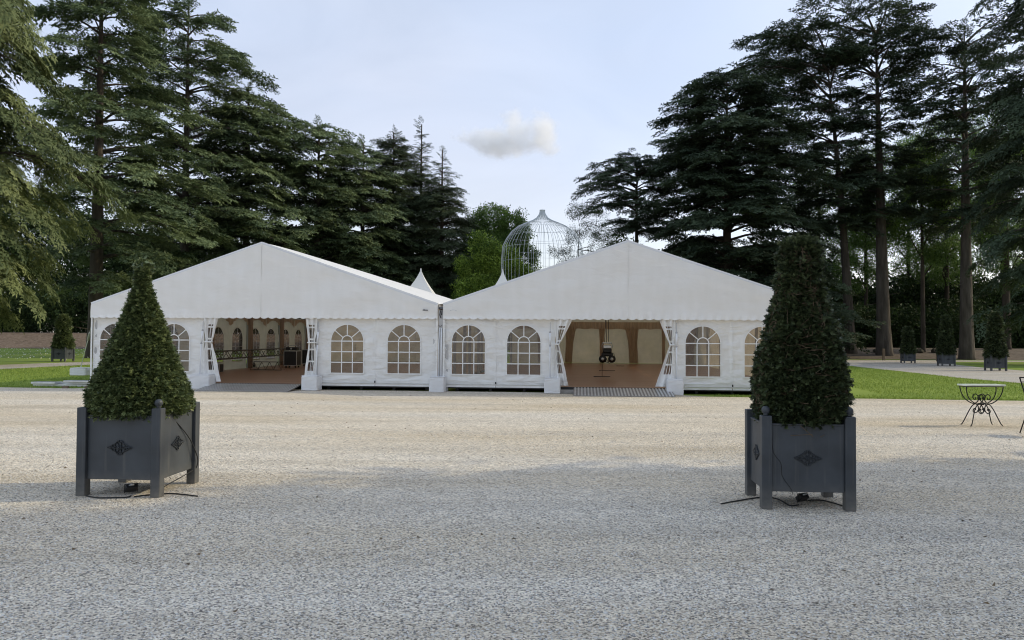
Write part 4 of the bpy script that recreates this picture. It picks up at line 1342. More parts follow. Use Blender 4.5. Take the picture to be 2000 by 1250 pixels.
root = empty('control_box', (p.x, p.y, FZ + .725), TROT, 'small dark lighting box lying on the tall flight case', 'equipment')
mb = MB(); mb.box((0, 0, .07), (.46, .3, .13), bev=.01); mb.build('body', M_['black'], root)
mb = MB(); mb.tube([(-.2, -.1, .13), (-.2, -.1, .2), (.2, -.1, .2), (.2, -.1, .13)], .012, 6); mb.ball((0, -.17, .07), .045, 10, 8); mb.build('handle', M_['steel'], root)
p = on_floor(553, 714)
flight_case(p + Vector((-.12, 1.0, 0)), .62, .4, .32, 'low black flight case left of the tall one', rz=TROT)
p = on_floor(592, 716)
flight_case(p + Vector((.05, .9, 0)), .5, .6, .62, 'dark flight case half hidden behind the right door curtain', rz=TROT)
p = on_floor(424, 727)
flight_case(p, .30, .32, .30, 'small flight case just inside the left door curtain', rz=TROT, wheels=False)
p = on_floor(447, 719)
root = empty('floor_spotlight', p, R(20), 'round black spotlight standing on the floor below the truss', 'spotlight')
mb = MB(); mb.lathe([(.04, -.12), (.13, -.09), (.15, 0), (.15, .08), (.10, .10)], (0, 0, 0), 16)
mb.v = [(x, z * -1, y + .16) for (x, y, z) in mb.v]; mb.build('lamp_body', M_['black'], root, smooth=True)
mb = MB(); mb.tube([(-.16, 0, .02), (-.17, 0, .2), (-.1, 0, .34), (.1, 0, .34), (.17, 0, .2), (.16, 0, .02)], .014, 6); mb.build('yoke', M_['black'], root)
mb = MB(); mb.ball((.03, -.10, .14), .05, 10, 8); mb.build('lens', M_['lens'], root, smooth=True)
a, b_ = on_floor(492, 724), on_floor(549, 725)
truss('short_truss', 'short reddish metal truss section lying on the marquee floor', a + Vector((0, 0, .19)), b_ + Vector((.05, .1, .19)), .30, r=.012, n=8)
p = on_floor(489, 717)
root = empty('cable_pile', p, 0, 'small heap of black cable on the floor left of the short truss', 'cable')
mb = MB()
for k in range(6):
    mb.tube([(.2 * math.cos(a_ * .6 + k) * (1 - .05 * k), .16 * math.sin(a_ * .6 + k), .03 + .03 * k) for a_ in range(12)], .016, 5)
mb.build('coil', M_['cable'], root)

# ---- hanging rig in the right marquee
p = G(1176, 736, FZ)
rp_ = at(1186, 660, p.y)
root = empty('hanging_light_rig', (rp_.x, p.y, 0), TROT, 'black lamp cluster hanging on straps in the right marquee entrance', 'stage light')
zt, zbm = at(1186, 668, p.y).z, at(1186, 708, p.y).z
k = (zt - zbm) / .72
mb = MB()
for x, x2 in ((-.09, .0), (-.03, .02), (.05, .04)):
    mb.tube([(x, 0, zt - .03), (x2, 0, 3.3)], .011, 5)
mb.build('hanging_strap', M_['black'], root)
mb = MB(); mb.box((0, 0, zt - .03), (.32, .16, .045), bev=.01); mb.box((0, 0, zt - .16), (.26, .14, .10), bev=.01); mb.box((.02, -.08, zt - .16), (.10, .02, .05)); mb.build('hoist_body', M_['steel'], root)
mb = MB(); mb.box((0, 0, zt - .29), (.30, .22, .15), bev=.03); mb.box((0, 0, zt - .42), (.40, .2, .14), bev=.04); mb.build('housing', M_['black'], root)
mb = MB()
for s in (-1, 1):
    mb.tube([(s * .13, 0, zt - .02), (s * .19, 0, zt - .14), (s * .14, 0, zt - .24)], .014, 6)
mb.build('bracket', M_['steel'], root)
for s in (-1, 1):
    mb = MB(); n = 20
    cx, cz = s * .155, zbm + .12
    mb.tube([(cx, .10, cz), (cx, -.02, cz), (cx, -.10, cz)], [.09, .125, .13], 18); o = mb.build('lamp', M_['black'], root, smooth=True)
    mb = MB(); mb.ball((0, 0, 0), .055, 12, 8); mb.build('lens', M_['lens'], o, smooth=True, loc=(cx, -.10, cz))
mb = MB(); mb.tube([(.0, -.05, zbm + .1), (.06, -.08, zbm - .03), (.14, -.05, zbm + .02), (.25, 0, zbm + .2), (.22, 0, zbm + .32)], .009, 5)
mb.tube([(-.02, -.05, zbm + .14), (-.06, -.08, zbm + .02), (.02, -.06, zbm + .01), (.07, -.05, zbm + .1)], .02, 6, mi=0); mb.build('loose_cable', M_['cable'], root)
root = empty('floor_stand', p, TROT, 'thin black rod stand and three flat dark strips on the floor under the hanging lamps', 'stand')
mb = MB(); mb.tube([(0, 0, 0), (0, 0, .48)], .010, 6); mb.build('rod', M_['black'], root)
for (pa, pb, py) in ((1160, 1192, 736.2), (1150, 1180, 724.3), (1167, 1182, 714.8)):
    a, b_ = G(pa, py, FZ), G(pb, py, FZ)
    mb = MB(); c = (a + b_) / 2 - p
    mb.box((c.x, c.y, .012), ((b_ - a).length, .05, .02), bev=.004); mb.build('floor_strip', M_['black'], root)  # flat dark strips lying on the floor near the rod

# ---- pagoda tents behind
def pagoda(label, px, ytop, Y, half):
    top = at(px, ytop, Y)
    root = empty('pagoda_tent', (top.x, Y, 0), TROT + R(3), label, 'pagoda tent', 'small white pointed tents behind the marquees')
    eave = 2.35; hp = top.z - eave
    for k in range(4):
        a0 = math.pi / 4 + k * math.pi / 2; a1 = a0 + math.pi / 2
        c0 = Vector((math.cos(a0), math.sin(a0), 0)) * half * 1.4142; c1 = Vector((math.cos(a1), math.sin(a1), 0)) * half * 1.4142
        def fn(u, v):
            w = (1 - v) ** 1.0
            c = c0.lerp(c1, u)
            rr = (1 - v) ** 1.36
            rr = max(.01, rr)
            return (c.x * rr, c.y * rr, eave + hp * v)
        mb = MB(); mb.grid(8, 18, fn); mb.build('roof_cloth', M_['canvas_roof'], root, smooth=True)
        mb = MB(); mb.grid(30, 3, lambda u, v: (c0.lerp(c1, u).x, c0.lerp(c1, u).y, eave - (.25 - .04 * abs(math.sin(u * 40))) * v)); mb.build('valance', M_['canvas'], root, smooth=True)
        mb = MB(); mb.tube([(c0.x * .98, c0.y * .98, 0), (c0.x * .98, c0.y * .98, eave)], .035, 8); mb.build('leg', M_['frame'], root)
    mb = MB(); mb.tube([(0, 0, eave + hp - .3), (0, 0, eave + hp + .01)], .012, 6); mb.build('finial', M_['pipe'], root)
pagoda('left pointed white tent peak above the left marquee roof', 822, 524, 45.5, 2.3)
pagoda('right pointed white tent peak above the edge of the right marquee', 982, 526, 47.5, 2.3)

# ---- wire aviary
AY = 56.0
pa = at(1058, 660, AY)
root = empty('wire_aviary', (pa.x, AY, 0), 0, 'tall onion-shaped wire cage with open ribs rising behind the marquees', 'aviary')
k = AY / F
hz_ = lambda y: CAM_Z + (660.3 - y) * k
prof = [(80 * k, 0), (80 * k, hz_(560)), (80 * k, hz_(509.6)), (77.8 * k, hz_(481)), (70.6 * k, hz_(466.4)), (60.5 * k, hz_(452)), (47.5 * k, hz_(442)), (34.6 * k, hz_(436)), (20 * k, hz_(430)), (11.5 * k, hz_(424.6)), (6.2 * k, hz_(417)), (5 * k, hz_(411.7))]
rib = MB(); rib.tube([(r_, 0, z_) for r_, z_ in prof], .0115, 4)
rme = rib.mesh('cage_rib', M_['wire'])
for i in range(52):
    link_mesh('cage_rib', rme, root, (0, 0, 0), 2 * math.pi * i / 52)
for z_ in [hz_(y) for y in (411.7, 430, 446, 462, 485, 512)] + [3.6, 1.8, .1]:
    zs = [q[1] for q in prof]; rs_ = [q[0] for q in prof]
    rr_ = float(np.interp(z_, zs, rs_))
    mb = MB(); mb.tube([(rr_ * math.cos(2 * math.pi * i / 48), rr_ * math.sin(2 * math.pi * i / 48), z_) for i in range(49)], .009, 4, cap=False); mb.build('cage_ring', M_['wire'], root)
mb = MB(); mb.lathe([(5.2 * k, 0), (5.6 * k, .06), (5.2 * k, .10)], (0, 0, hz_(411.7)), 20); mb.build('cage_cap', M_['wire'], root)

# ------------------------------------------------------------------ planters and topiary
PS = .72      # distance between post centres
POST_H, PW = .80, .088
def filigree():
    mb = MB()
    rr_ = .0052
    def arc(cx, cz, r, a0, a1, n=10, rad=rr_):
        mb.tube([(cx + r * math.cos(a0 + (a1 - a0) * i / n), -.006, cz + r * math.sin(a0 + (a1 - a0) * i / n)) for i in range(n + 1)], rad, 5)
    for sx in (-1, 1):
        for sz in (-1, 1):
            arc(sx * .028, sz * .022, .017, 0, 6.2)
            arc(sx * .058, sz * .013, .012, 0, 5.8)
            arc(sx * .018, sz * .048, .011, 0, 5.5)
            mb.tube([(sx * .005, -.006, sz * .066), (sx * .03, -.006, sz * .043), (sx * .06, -.006, sz * .026), (sx * .085, -.006, sz * .012), (sx * .115, -.006, 0)], rr_, 5)
            mb.tube([(sx * .036, -.008, sz * .008), (sx * .07, -.008, sz * .0), (sx * .10, -.008, sz * .004)], rr_, 5)
    for k in range(8):
        a = k * math.pi / 4
        mb.ball((.016 * math.cos(a), -.010, .016 * math.sin(a)), .008, 6, 4)
    mb.ball((0, -.013, 0), .011, 8, 6)
    return mb.mesh('ornament', M_['planter_dark'])
FIL = filigree()
def planter(label, group, loc, rz, balls, ps=PS, psd=None):
    psd = psd or ps
    root = empty('planter_box', loc, rz, label, 'planter', group)
    pm = MB(); pm.box((0, 0, POST_H / 2), (PW, PW, POST_H), bev=.005); pme = pm.mesh('post', M_['planter'])
    bm_ = MB(); bm_.lathe([(.012, 0), (.022, .006), (.016, .012), (.030, .026), (.037, .045), (.034, .062), (.022, .077), (.002, .083)], (0, 0, 0), 16); bme = bm_.mesh('ball_finial', M_['planter_plain'], smooth=True)
    for i, (sx, sy) in enumerate(((-1, -1), (1, -1), (1, 1), (-1, 1))):
        p = link_mesh('post', pme, root, (sx * ps / 2, sy * psd / 2, 0))
        if i in balls: link_mesh('ball_finial', bme, p, (0, 0, POST_H))
    for sd_ in range(4):
        a = sd_ * math.pi / 2
        w = ps if sd_ % 2 == 0 else psd
        off = (psd if sd_ % 2 == 0 else ps) / 2
        mb = MB(); mb.box((0, -off, .15 + .285), (w - PW - .002, .022, .57), bev=.003)
        mb.box((0, -off, .15 + .57 + .006), (w - PW - .004, .034, .016), bev=.003)
        p = mb.build('panel', M_['planter'], root, rz=a)
        link_mesh('ornament', FIL, p, (0, -off - .011, .44))
    mb = MB(); mb.grid(10, 10, lambda u, v: ((u - .5) * (ps - .03), (v - .5) * (psd - .03), .60 + .03 * noise.noise(Vector((u * 6, v * 6, 1))))); mb.build('soil', M_['soil'], root, smooth=True)
    mb = MB(); mb.box((0, 0, .165), (ps - .03, psd - .03, .03)); mb.build('bottom_board', M_['planter_dark'], root)
    return root

def sprig_templates(seed, n=5):
    out = []
    for q in range(n):
        r = np.random.default_rng(seed + q); T = []
        for k in range(7):          # needles in two rows on a short shoot
            t = .15 + .85 * k / 7
            for s in (-1, 1):
                a = s * r.uniform(.6, 1.1)
                d = np.array([math.cos(a), math.sin(a), r.normal(0.05, .25)]); d /= np.linalg.norm(d)
                side = np.cross(d, [0, 0, 1]) * .11
                p = np.array([t, 0, -.12 * t * t])
                T.append([p - side, p + side, p + d * r.uniform(.38, .55)])
        out.append(np.array(T))
    return out
SPRIG = sprig_templates(900)

def topiary(label, group, loc, rz, rows, mk, n, sz, seed, square=.55, shag=.10, name='topiary_tree', strands=0, lean=(0, 0)):
    """rows: (height, half width) of the clipped cone, measured from the ground"""
    r = np.random.default_rng(seed)
    root = empty(name, loc, rz, label, 'topiary', group)
    zs = np.array([q[0] for q in rows]); rs_ = np.array([q[1] for q in rows])
    mb = MB(); mb.tube([(0, 0, .55), (0, 0, zs[-1] * .6), (0, 0, zs[-1] * .9)], [.05, .03, .01], 8); mb.build('trunk', M_['bark_dark'], root)
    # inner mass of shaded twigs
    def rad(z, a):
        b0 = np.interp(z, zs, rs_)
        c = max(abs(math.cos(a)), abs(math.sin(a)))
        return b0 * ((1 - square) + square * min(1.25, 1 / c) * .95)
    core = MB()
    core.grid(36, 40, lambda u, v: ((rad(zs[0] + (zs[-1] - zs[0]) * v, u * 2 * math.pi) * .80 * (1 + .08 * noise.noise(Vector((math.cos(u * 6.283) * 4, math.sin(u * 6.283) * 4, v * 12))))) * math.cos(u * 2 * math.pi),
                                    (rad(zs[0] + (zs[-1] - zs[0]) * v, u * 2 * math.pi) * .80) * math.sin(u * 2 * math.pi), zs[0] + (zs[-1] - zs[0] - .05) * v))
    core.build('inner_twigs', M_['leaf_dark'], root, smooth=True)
    # area-weighted heights
    zz_ = np.linspace(zs[0], zs[-1], 200); wt = np.interp(zz_, zs, rs_) + .05; cdf = np.cumsum(wt); cdf /= cdf[-1]
    z = np.interp(r.random(n), cdf, zz_)
    a = r.uniform(0, 2 * math.pi, n)
    b0 = np.interp(z, zs, rs_)
    c = np.maximum(np.abs(np.cos(a)), np.abs(np.sin(a)))
    R0 = b0 * ((1 - square) + square * np.minimum(1.25, 1 / c) * .95)
    lump = np.array([noise.noise(Vector((math.cos(q) * 2.2, math.sin(q) * 2.2, w * 3.2 + seed))) for q, w in zip(a, z)])
    fine = np.array([noise.noise(Vector((math.cos(q) * p_ * 14, math.sin(q) * p_ * 14, w * 16 + seed))) for q, w, p_ in zip(a, z, b0)])
    depth = r.random(n) ** 1.6
    rr_ = R0 * (1 + .05 * lump) + shag * .45 * fine - depth * .13
    P = np.stack([rr_ * np.cos(a) + lean[0] * (z - zs[0]), rr_ * np.sin(a) + lean[1] * (z - zs[0]), z + r.normal(0, .01, n)], 1)
    D = np.stack([np.cos(a), np.sin(a), r.normal(-.05, .4, n)], 1) + r.normal(0, .38, (n, 3))
    S = sz * r.uniform(.6, 1.35, n)
    # top cap
    m = int(n * .03); zt = np.full(m, zs[-1]); aa = r.uniform(0, 6.28, m); q = np.sqrt(r.random(m)) * rs_[-1]
    P = np.concatenate([P, np.stack([q * np.cos(aa) + lean[0] * (zs[-1] - zs[0]), q * np.sin(aa) + lean[1] * (zs[-1] - zs[0]), zt - .02 + r.normal(0, .015, m)], 1)])
    D = np.concatenate([D, np.stack([np.cos(aa) * .5, np.sin(aa) * .5, np.full(m, .9)], 1)])
    S = np.concatenate([S, sz * r.uniform(.6, 1.2, m)])
    ti = np.clip(r.uniform(.0, .5, len(P)) + r.uniform(.3, .6, len(P)) * (r.random(len(P)) < .25), 0, 1)
    # some sprigs lighter at random: leaf highlights painted into the tint
    tr, tt = place(SPRIG, P, D, S, ti, roll=.5, seed=seed)
    link_mesh('foliage', tri_mesh('foliage', tr, M_[mk], tt), root)
    if strands:
        tw = MB()
        for k in range(strands):
            z0 = zs[0] + (zs[-1] - zs[0]) * (r.random() ** .7); a0 = r.uniform(0, 6.28)
            pts = []
            for j in range(6):
                zc = z0 - j * r.uniform(.02, .05); aj = a0 + j * r.normal(0, .12)
                rj = float(np.interp(zc, zs, rs_)) * 1.03 + .02
                pts.append((rj * math.cos(aj), rj * math.sin(aj), zc))
            tw.tube(pts, .0028, 4)
        tw.build('loose_twigs', M_['twig'], root)
    return root

# left big planter: corner posts measured in the photograph
fl, ff, fr = G(157.5, 968), G(302.5, 971), G(380, 944)
cL = (fl + fr) / 2
rzL = math.atan2(ff.y - fl.y, ff.x - fl.x)
psL = (ff - fl).length; psLd = (fr - ff).length
GP = 'large slate-grey planters in the foreground'
planter('slate-grey planter with a black cable down its side, front left of the marquees', GP, (cL.x, cL.y, .004), rzL, (1, 3), psL, psLd)
kL = cL.y / F
def ph(y, px, Y): return at(px, y, Y).z
topL = at(278, 516, cL.y)
rowsL = []
for (y, hw) in ((806, 85), (788, 91), (771, 90), (729, 73), (688, 57), (646, 41), (605, 26), (563, 13), (538, 7), (516, 2.5)):
    rowsL.append((ph(y, 272, cL.y), hw * kL * .93))
rowsL.sort()
tcx = at(276, 700, cL.y).x
topiary('glossy yew clipped to a sharp point in the left foreground planter', GP.replace('planters', 'planted yews'), (tcx, cL.y, 0), rzL, rowsL, 'yew', 34000, .041, 81, square=.4, shag=.05)
# right big planter
bl_, f1, f2 = G(1466, 967), G(1496, 994), G(1659, 998)
rzR = math.atan2(f2.y - f1.y, f2.x - f1.x)
psR = (f2 - f1).length; psRd = (bl_ - f1).length
uR = Vector((math.cos(rzR), math.sin(rzR), 0)); vR = Vector((-math.sin(rzR), math.cos(rzR), 0))
cR = f1 + uR * psR / 2 + vR * psRd / 2
planter('slate-grey planter in the shade, front right, with two ball finials on its front posts', GP, (cR.x, cR.y, .004), rzR, (0, 1), psR, psRd)
kR = cR.y / F
rowsR = []
for (y, hw) in ((822, 74), (802, 83), (765, 85), (718, 80), (672, 67), (625, 55), (579, 44), (533, 36), (500, 32), (474, 30)):
    rowsR.append((ph(y, 1562, cR.y), hw * kR * .94))
rowsR.sort()
tcx = at(1562, 700, cR.y).x
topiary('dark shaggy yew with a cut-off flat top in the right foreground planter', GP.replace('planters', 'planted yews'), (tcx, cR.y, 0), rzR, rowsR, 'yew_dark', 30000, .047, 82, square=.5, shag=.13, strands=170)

# distant planters
far = [(115.5, 706.5, 617, 8, 'distant slate-grey planter at the path on the far left', 'distant clipped yew by the left path', R(-4), 'yew'),
       (1779, 709.8, 640, 6, 'leftmost of the three small planters along the right path', 'leftmost of the three distant yews along the right path', R(-9), 'yew_dark'),
       (1855, 715.5, 619, 6, 'middle one of the three small planters along the right path', 'middle one of the three distant yews along the right path', R(-9), 'yew_dark'),
       (1953.5, 725.0, 612, 7, 'rightmost of the three small planters along the right path', 'rightmost of the three distant yews along the right path', R(-9), 'yew_dark')]
proto = None
for i, (px, py, yt, tw, lb, lb2, rz, mk) in enumerate(far):
    p = G(px, py); p = Vector((p.x, p.y + .35, H(p.x, p.y)))
    wid_px = (31, 23, 27, 32)[i]
    s = wid_px / F * p.y / (PS + PW) / 1.08
    if proto is None:
        proto = planter(lb, 'small planters far off along the side paths', p, rz, (0, 1, 2, 3))
        o = proto
    else:
        o = copy_tree(proto); o.location = p; o.rotation_euler = (0, 0, rz); o['label'] = lb
    o.scale = (s, s, s)
    kk = p.y / F
    zt = at(px, yt, p.y).z - p.z
    z0 = .60 * s
    hw = wid_px * .60 * kk
    topiary(lb2, 'small yews far off along the side paths', p, rz, [(z0 + .13, hw * .78), (z0 + .26, hw * .88), (z0 + (zt - z0) * .5, hw * .58), (z0 + (zt - z0) * .85, tw * kk * 1.3), (zt, tw * kk * .8)], mk, 2600, .12, 90 + i, square=.6, shag=.08)

# ------------------------------------------------------------------ floodlights and cables
def floodlight(p, rz, label):
    root = empty('floodlight', p, rz, label, 'floodlight', 'small floodlights under the large planters')
    mb = MB(); rot = Matrix.Rotation(R(50), 3, 'X')
    mb.box((0, 0, .055), (.10, .05, .075), rot=rot, bev=.008); mb.build('housing', M_['black'], root)
    mb = MB(); mb.tube([(-.055, 0, .015), (-.055, 0, .09), (.055, 0, .09), (.055, 0, .015)], .005, 5); mb.build('bracket', M_['black'], root)
    mb = MB(); mb.lathe([(.026, 0), (.024, .004), (.01, .007)], (0, 0, 0), 14)
    mb.v = [tuple(Vector((0, -.022, .082)) + rot @ Vector((x, -z, y))) for x, y, z in mb.v]
    mb.build('lens', M_['lens'], root, smooth=True)
pL = G(256, 966); floodlight((pL.x, pL.y, .006), R(35), 'small black floodlight on the gravel under the left foreground planter')
pR = G(1567, 985); floodlight((pR.x, pR.y, .006), R(25), 'small black floodlight on the gravel under the right foreground planter')
mb = MB(); p = G(1616, 975); mb.box((p.x, p.y + .1, .13), (.09, .06, .04), bev=.005)
o = mb.build('junction_box', M_['black']); tag(o, 'small dark box hanging under the right foreground planter', 'junction box')
def cable(pts, r, label, name='power_cable'):
    # smooth curve through the points
    P = [Vector(p) for p in pts]; out = []
    for i in range(len(P) - 1):
        p0, p1, p2, p3 = P[max(0, i - 1)], P[i], P[i + 1], P[min(len(P) - 1, i + 2)]
        for k in range(8):
            t = k / 8
            out.append(.5 * ((2 * p1) + (-p0 + p2) * t + (2 * p0 - 5 * p1 + 4 * p2 - p3) * t * t + (-p0 + 3 * p1 - 3 * p2 + p3) * t ** 3))
    out.append(P[-1])
    mb = MB(); mb.tube(out, r, 6)
    o = mb.build(name, M_['cable'], smooth=True); tag(o, label, 'cable')
def gp(px, py, z=.012): return G(px, py, z)
cable([gp(168, 968), gp(190, 972), (gp(215, 972)), gp(248, 971), gp(256, 968)], .006, 'black cable on the gravel from the left post to the floodlight, left foreground planter')
cable([gp(262, 970), gp(285, 967), gp(325, 964), gp(352, 965), gp(386, 969)], .006, 'black cable end lying on the gravel right of the left foreground planter')
uL = Vector((math.cos(rzL), math.sin(rzL), 0)); vL = Vector((-math.sin(rzL), math.cos(rzL), 0))
def on_side(px, py, out=.015):
    """point on the right-hand panel plane of the left planter"""
    d = CAM_M.to_3x3() @ Vector(((px - 1000) / F, -(py - 625) / F, -1))
    n = uL; q = ff + n * out
    o_ = Vector((0, 0, CAM_Z)); t = (q - o_).dot(n) / d.dot(n)
    return o_ + d * t
def off_side(px, py, k):
    return on_side(px, py, k)
cable([on_side(326, 808, .0), on_side(345, 825, .03), on_side(366, 850, .05), on_side(378, 872, .075), on_side(386, 895, .085), on_side(384, 912, .07), on_side(374, 920, .04), on_side(350, 934, .02), on_side(322, 950, .02), gp(312, 962, .02)], .005,
      'black cable looping down the right face of the left foreground planter')
cable([on_side(322, 810, .004), on_side(317, 850, .014), on_side(316, 885, .014), on_side(321, 915, .014), on_side(334, 936, .014)], .002,
      'thin black wire hanging on the right face of the left foreground planter')
cable([gp(1408, 984), gp(1440, 978), gp(1490, 971), gp(1520, 975), gp(1542, 987), gp(1560, 986)], .006, 'black cable running out to the left from under the right foreground planter')
cable([gp(1578, 977), gp(1605, 977), gp(1630, 983), gp(1655, 991)], .006, 'black cable from the floodlight to the right post, right foreground planter')
def on_front(px, py, out=.014):
    d = CAM_M.to_3x3() @ Vector(((px - 1000) / F, -(py - 625) / F, -1))
    n = -vR; q = f1 + n * out
    o_ = Vector((0, 0, CAM_Z)); t = (q - o_).dot(n) / d.dot(n)
    return o_ + d * t
cable([on_front(1508, 826), on_front(1510, 880), on_front(1525, 905), on_front(1528, 930), on_front(1545, 955), on_front(1548, 966)], .0018, 'thin black wire running down the front panel of the right foreground planter')

# ------------------------------------------------------------------ garden table and chair
pt = G(1926, 833)
root = empty('garden_table', (pt.x, pt.y + .12, .004), R(3), 'small wrought-iron scroll table with a pale stone top by the side lawn', 'table')
mb = MB(); mb.box((0, 0, .695), (.70, .26, .028), bev=.006); mb.build('table_top', M_['marble'], root)
mb = MB()
for s in (-1, 1): mb.box((0, s * .10, .672), (.63, .014, .014)); mb.box((s * .322, 0, .672), (.014, .19, .014))
mb.build('apron_frame', M_['iron'], root)
UP = [(-.37, .67), (-.355, .57), (-.30, .47), (-.215, .405), (-.13, .375), (-.055, .395), (-.015, .445), (-.02, .50), (-.06, .535), (-.11, .52), (-.125, .475), (-.10, .445), (-.07, .455), (-.065, .48)]
LO = [(-.325, 0.0), (-.29, .04), (-.25, .13), (-.19, .27), (-.13, .35), (-.075, .365), (-.03, .33), (-.012, .275), (-.035, .225), (-.08, .21), (-.115, .24), (-.105, .28), (-.075, .285), (-.065, .26)]
for sy in (-1, 1):
    for sx in (-1, 1):
        mb = MB()
        for C_ in (UP, LO):
            pts = [Vector((-sx * x * .88, sy * (.10 - .05 * (1 - abs(z - .37) / .37) + (.03 if C_ is LO else 0) * max(0, (.3 - z) / .3)), z)) for x, z in C_]
            dense = []
            for i in range(len(pts) - 1):
                p0, p1, p2, p3 = pts[max(0, i - 1)], pts[i], pts[i + 1], pts[min(len(pts) - 1, i + 2)]
                for k_ in range(4):
                    t = k_ / 4
                    dense.append(.5 * ((2 * p1) + (-p0 + p2) * t + (2 * p0 - 5 * p1 + 4 * p2 - p3) * t * t + (-p0 + 3 * p1 - 3 * p2 + p3) * t ** 3))
            dense.append(pts[-1])
            mb.tube(dense, .0085, 6)
        mb.build('leg', M_['iron'], root, smooth=True)
mb = MB(); mb.box((0, 0, .375), (.05, .12, .014)); mb.tube([(0, -.06, .36), (0, .06, .36)], .008, 6); mb.build('stretcher', M_['iron'], root)
# chair at the right edge: only its left side is in the picture
pc_ = G(1992, 855)
cx0 = pc_.x + .0
root = empty('garden_chair', (cx0 + .60, pc_.y + .24, .004), R(-8), 'black iron garden chair cut off by the right edge of the photo', 'chair')
for sx in (-1, 1):
    mb = MB(); mb.tube([(sx * .20, -.2, .45), (sx * .22, -.24, .22), (sx * .29, -.26, 0)], .009, 6); mb.build('leg', M_['iron'], root, smooth=True)
    mb = MB(); mb.tube([(sx * .20, .2, .45), (sx * .22, .24, .22), (sx * .27, .28, 0)], .009, 6); mb.build('leg', M_['iron'], root, smooth=True)
mb = MB()
mb.tube([(-.19, .19, .45), (-.22, .22, .62), (-.28, .25, .88)], .010, 6); mb.tube([(.19, .19, .45), (.22, .22, .62), (.28, .25, .88)], .010, 6)
mb.tube([(-.28, .25, .88), (.28, .25, .88)], .010, 6); mb.tube([(-.265, .243, .81), (.265, .243, .81)], .007, 6)
for k in range(5): mb.tube([(-.16 + .08 * k, .215, .47), (-.16 + .08 * k, .245, .81)], .005, 5)
mb.build('backrest', M_['iron'], root)
mb = MB(); mb.tube([(.22 * math.cos(a * math.pi / 8), .22 * math.sin(a * math.pi / 8), .45) for a in range(17)], .009, 6); mb.lathe([(.21, 0), (.215, .02), (.19, .04)], (0, 0, .445), 20); mb.build('seat', M_['iron'], root)

# ------------------------------------------------------------------ small things on the right bank and yard
for i, (px, y0, y1, w, lb) in enumerate([(1726, 704, 681, .16, 'short wooden stake on the bare bank left of the small planters'), (1829, 706, 690, .07, 'thin metal stake just left of the middle small planter')]):
    p = G(px, y0); hgt = at(px, y1, p.y).z
    mb = MB(); mb.box((0, 0, hgt / 2), (w, w * .7, hgt), bev=.01)
    o = mb.build('wooden_stake', M_['wood'], loc=(p.x, p.y, H(p.x, p.y))); tag(o, lb, 'stake')
r_ = random.Random(5)
for i, (px, py) in enumerate([(1713, 688), (1795, 692), (1826, 690)]):
    p = tb(px, 62.5)
    mb = MB(); mb.ball((0, 0, 0), .35, 8, 6); mb.v = [(x * (1 + .3 * r_.uniform(-1, 1)), y * (1 + .3 * r_.uniform(-1, 1)), z * .7 * (1 + .3 * r_.uniform(-1, 1))) for x, y, z in mb.v]
    o = mb.build('leaf_heap', M_['woodfloor'], loc=(p.x, p.y, H(p.x, p.y) + .12)); tag(o, ['dark low heap on the bank left of the small planters', 'dark low heap behind the leftmost small planter', 'dark low heap beside the middle small planter'][i], 'heap')

# grass blades on the lawns in view, loose stones and dry bits on the gravel
def scatter_tris(name, label, P, h, w, mk, seed, tint=(0, 1), lean=.35):
    r = np.random.default_rng(seed); n = len(P)
    a = r.uniform(0, 6.28, n)
    s = np.stack([np.cos(a), np.sin(a), np.zeros(n)], 1) * (w * r.uniform(.6, 1.4, n))[:, None]
    top = P + np.stack([r.normal(0, lean, n) * h, r.normal(0, lean, n) * h, h * r.uniform(.5, 1.3, n)], 1)
    tr = np.stack([P - s, P + s, top], 1)
    o = link_mesh(name, tri_mesh(name, tr, M_[mk], r.uniform(*tint, n)))
    return tag(o, label, None, None, 'stuff')
def in_poly(x, y, poly):
    c = False; j = len(poly) - 1
    for i in range(len(poly)):
        xi, yi = poly[i]; xj, yj = poly[j]
        if (yi > y) != (yj > y) and x < (xj - xi) * (y - yi) / (yj - yi) + xi: c = not c
        j = i
    return c
def lawn_pts(poly, n, seed):
    r = np.random.default_rng(seed)
    xs = [q[0] for q in poly]; ys_ = [q[1] for q in poly]; out = []
    while len(out) < n:
        x, y = r.uniform(min(xs), max(xs)), r.uniform(min(ys_), max(ys_))
        if in_poly(x, y, poly): out.append((x, y, H(x, y)))
    return np.array(out)
e1, e2, e3, e4 = edge_pt(10.5), edge_pt(17.6), edge_pt(-22.3), edge_pt(-12)
lawnR = [(6.2, edge_pt(6.2).y + .1), (10.5, e1.y + .1), (17.8, e2.y + .1), (17.5, 29.3), (18.2, 36), (19, 43.5), (12, 46), (10.6, 24), (9.9, 20.2)]
scatter_tris('grass', 'short bright grass of the right lawn beside the right marquee', lawn_pts(lawnR, 42000, 1), .045, .010, 'grassblade', 2)
lawnL = [(-22.4, e3.y + .1), (-10.5, e4.y + .1), (-9.5, 30), (-8, 42), (-19.8, 42), (-21, 37), (-21.7, 31)]
scatter_tris('grass', 'short bright grass of the left lawn beside the left marquee', lawn_pts(lawnL, 42000, 3), .045, .010, 'grassblade', 4)
edge = np.array([q for q in [[x, edge_pt(x).y + .05 + abs(v), 0] for x, v in zip(np.random.default_rng(5).uniform(-16, 15, 9000), np.random.default_rng(6).normal(0, .22, 9000))] if q[0] < -12.1 or q[0] > 5.2])
scatter_tris('grass', 'ragged grass along the edge of the gravel yard', edge, .05, .008, 'grassblade', 7)
farL = [(-60, 44), (-24, 44), (-18, 50), (-12, 61), (-60, 61)]
P = lawn_pts(farL, 1500, 8); P[:, 2] += .05
scatter_tris('daisies', 'tiny white flowers dotted over the far left lawn', P, .05, .045, 'daisy', 9)
rr_ = np.random.default_rng(12)
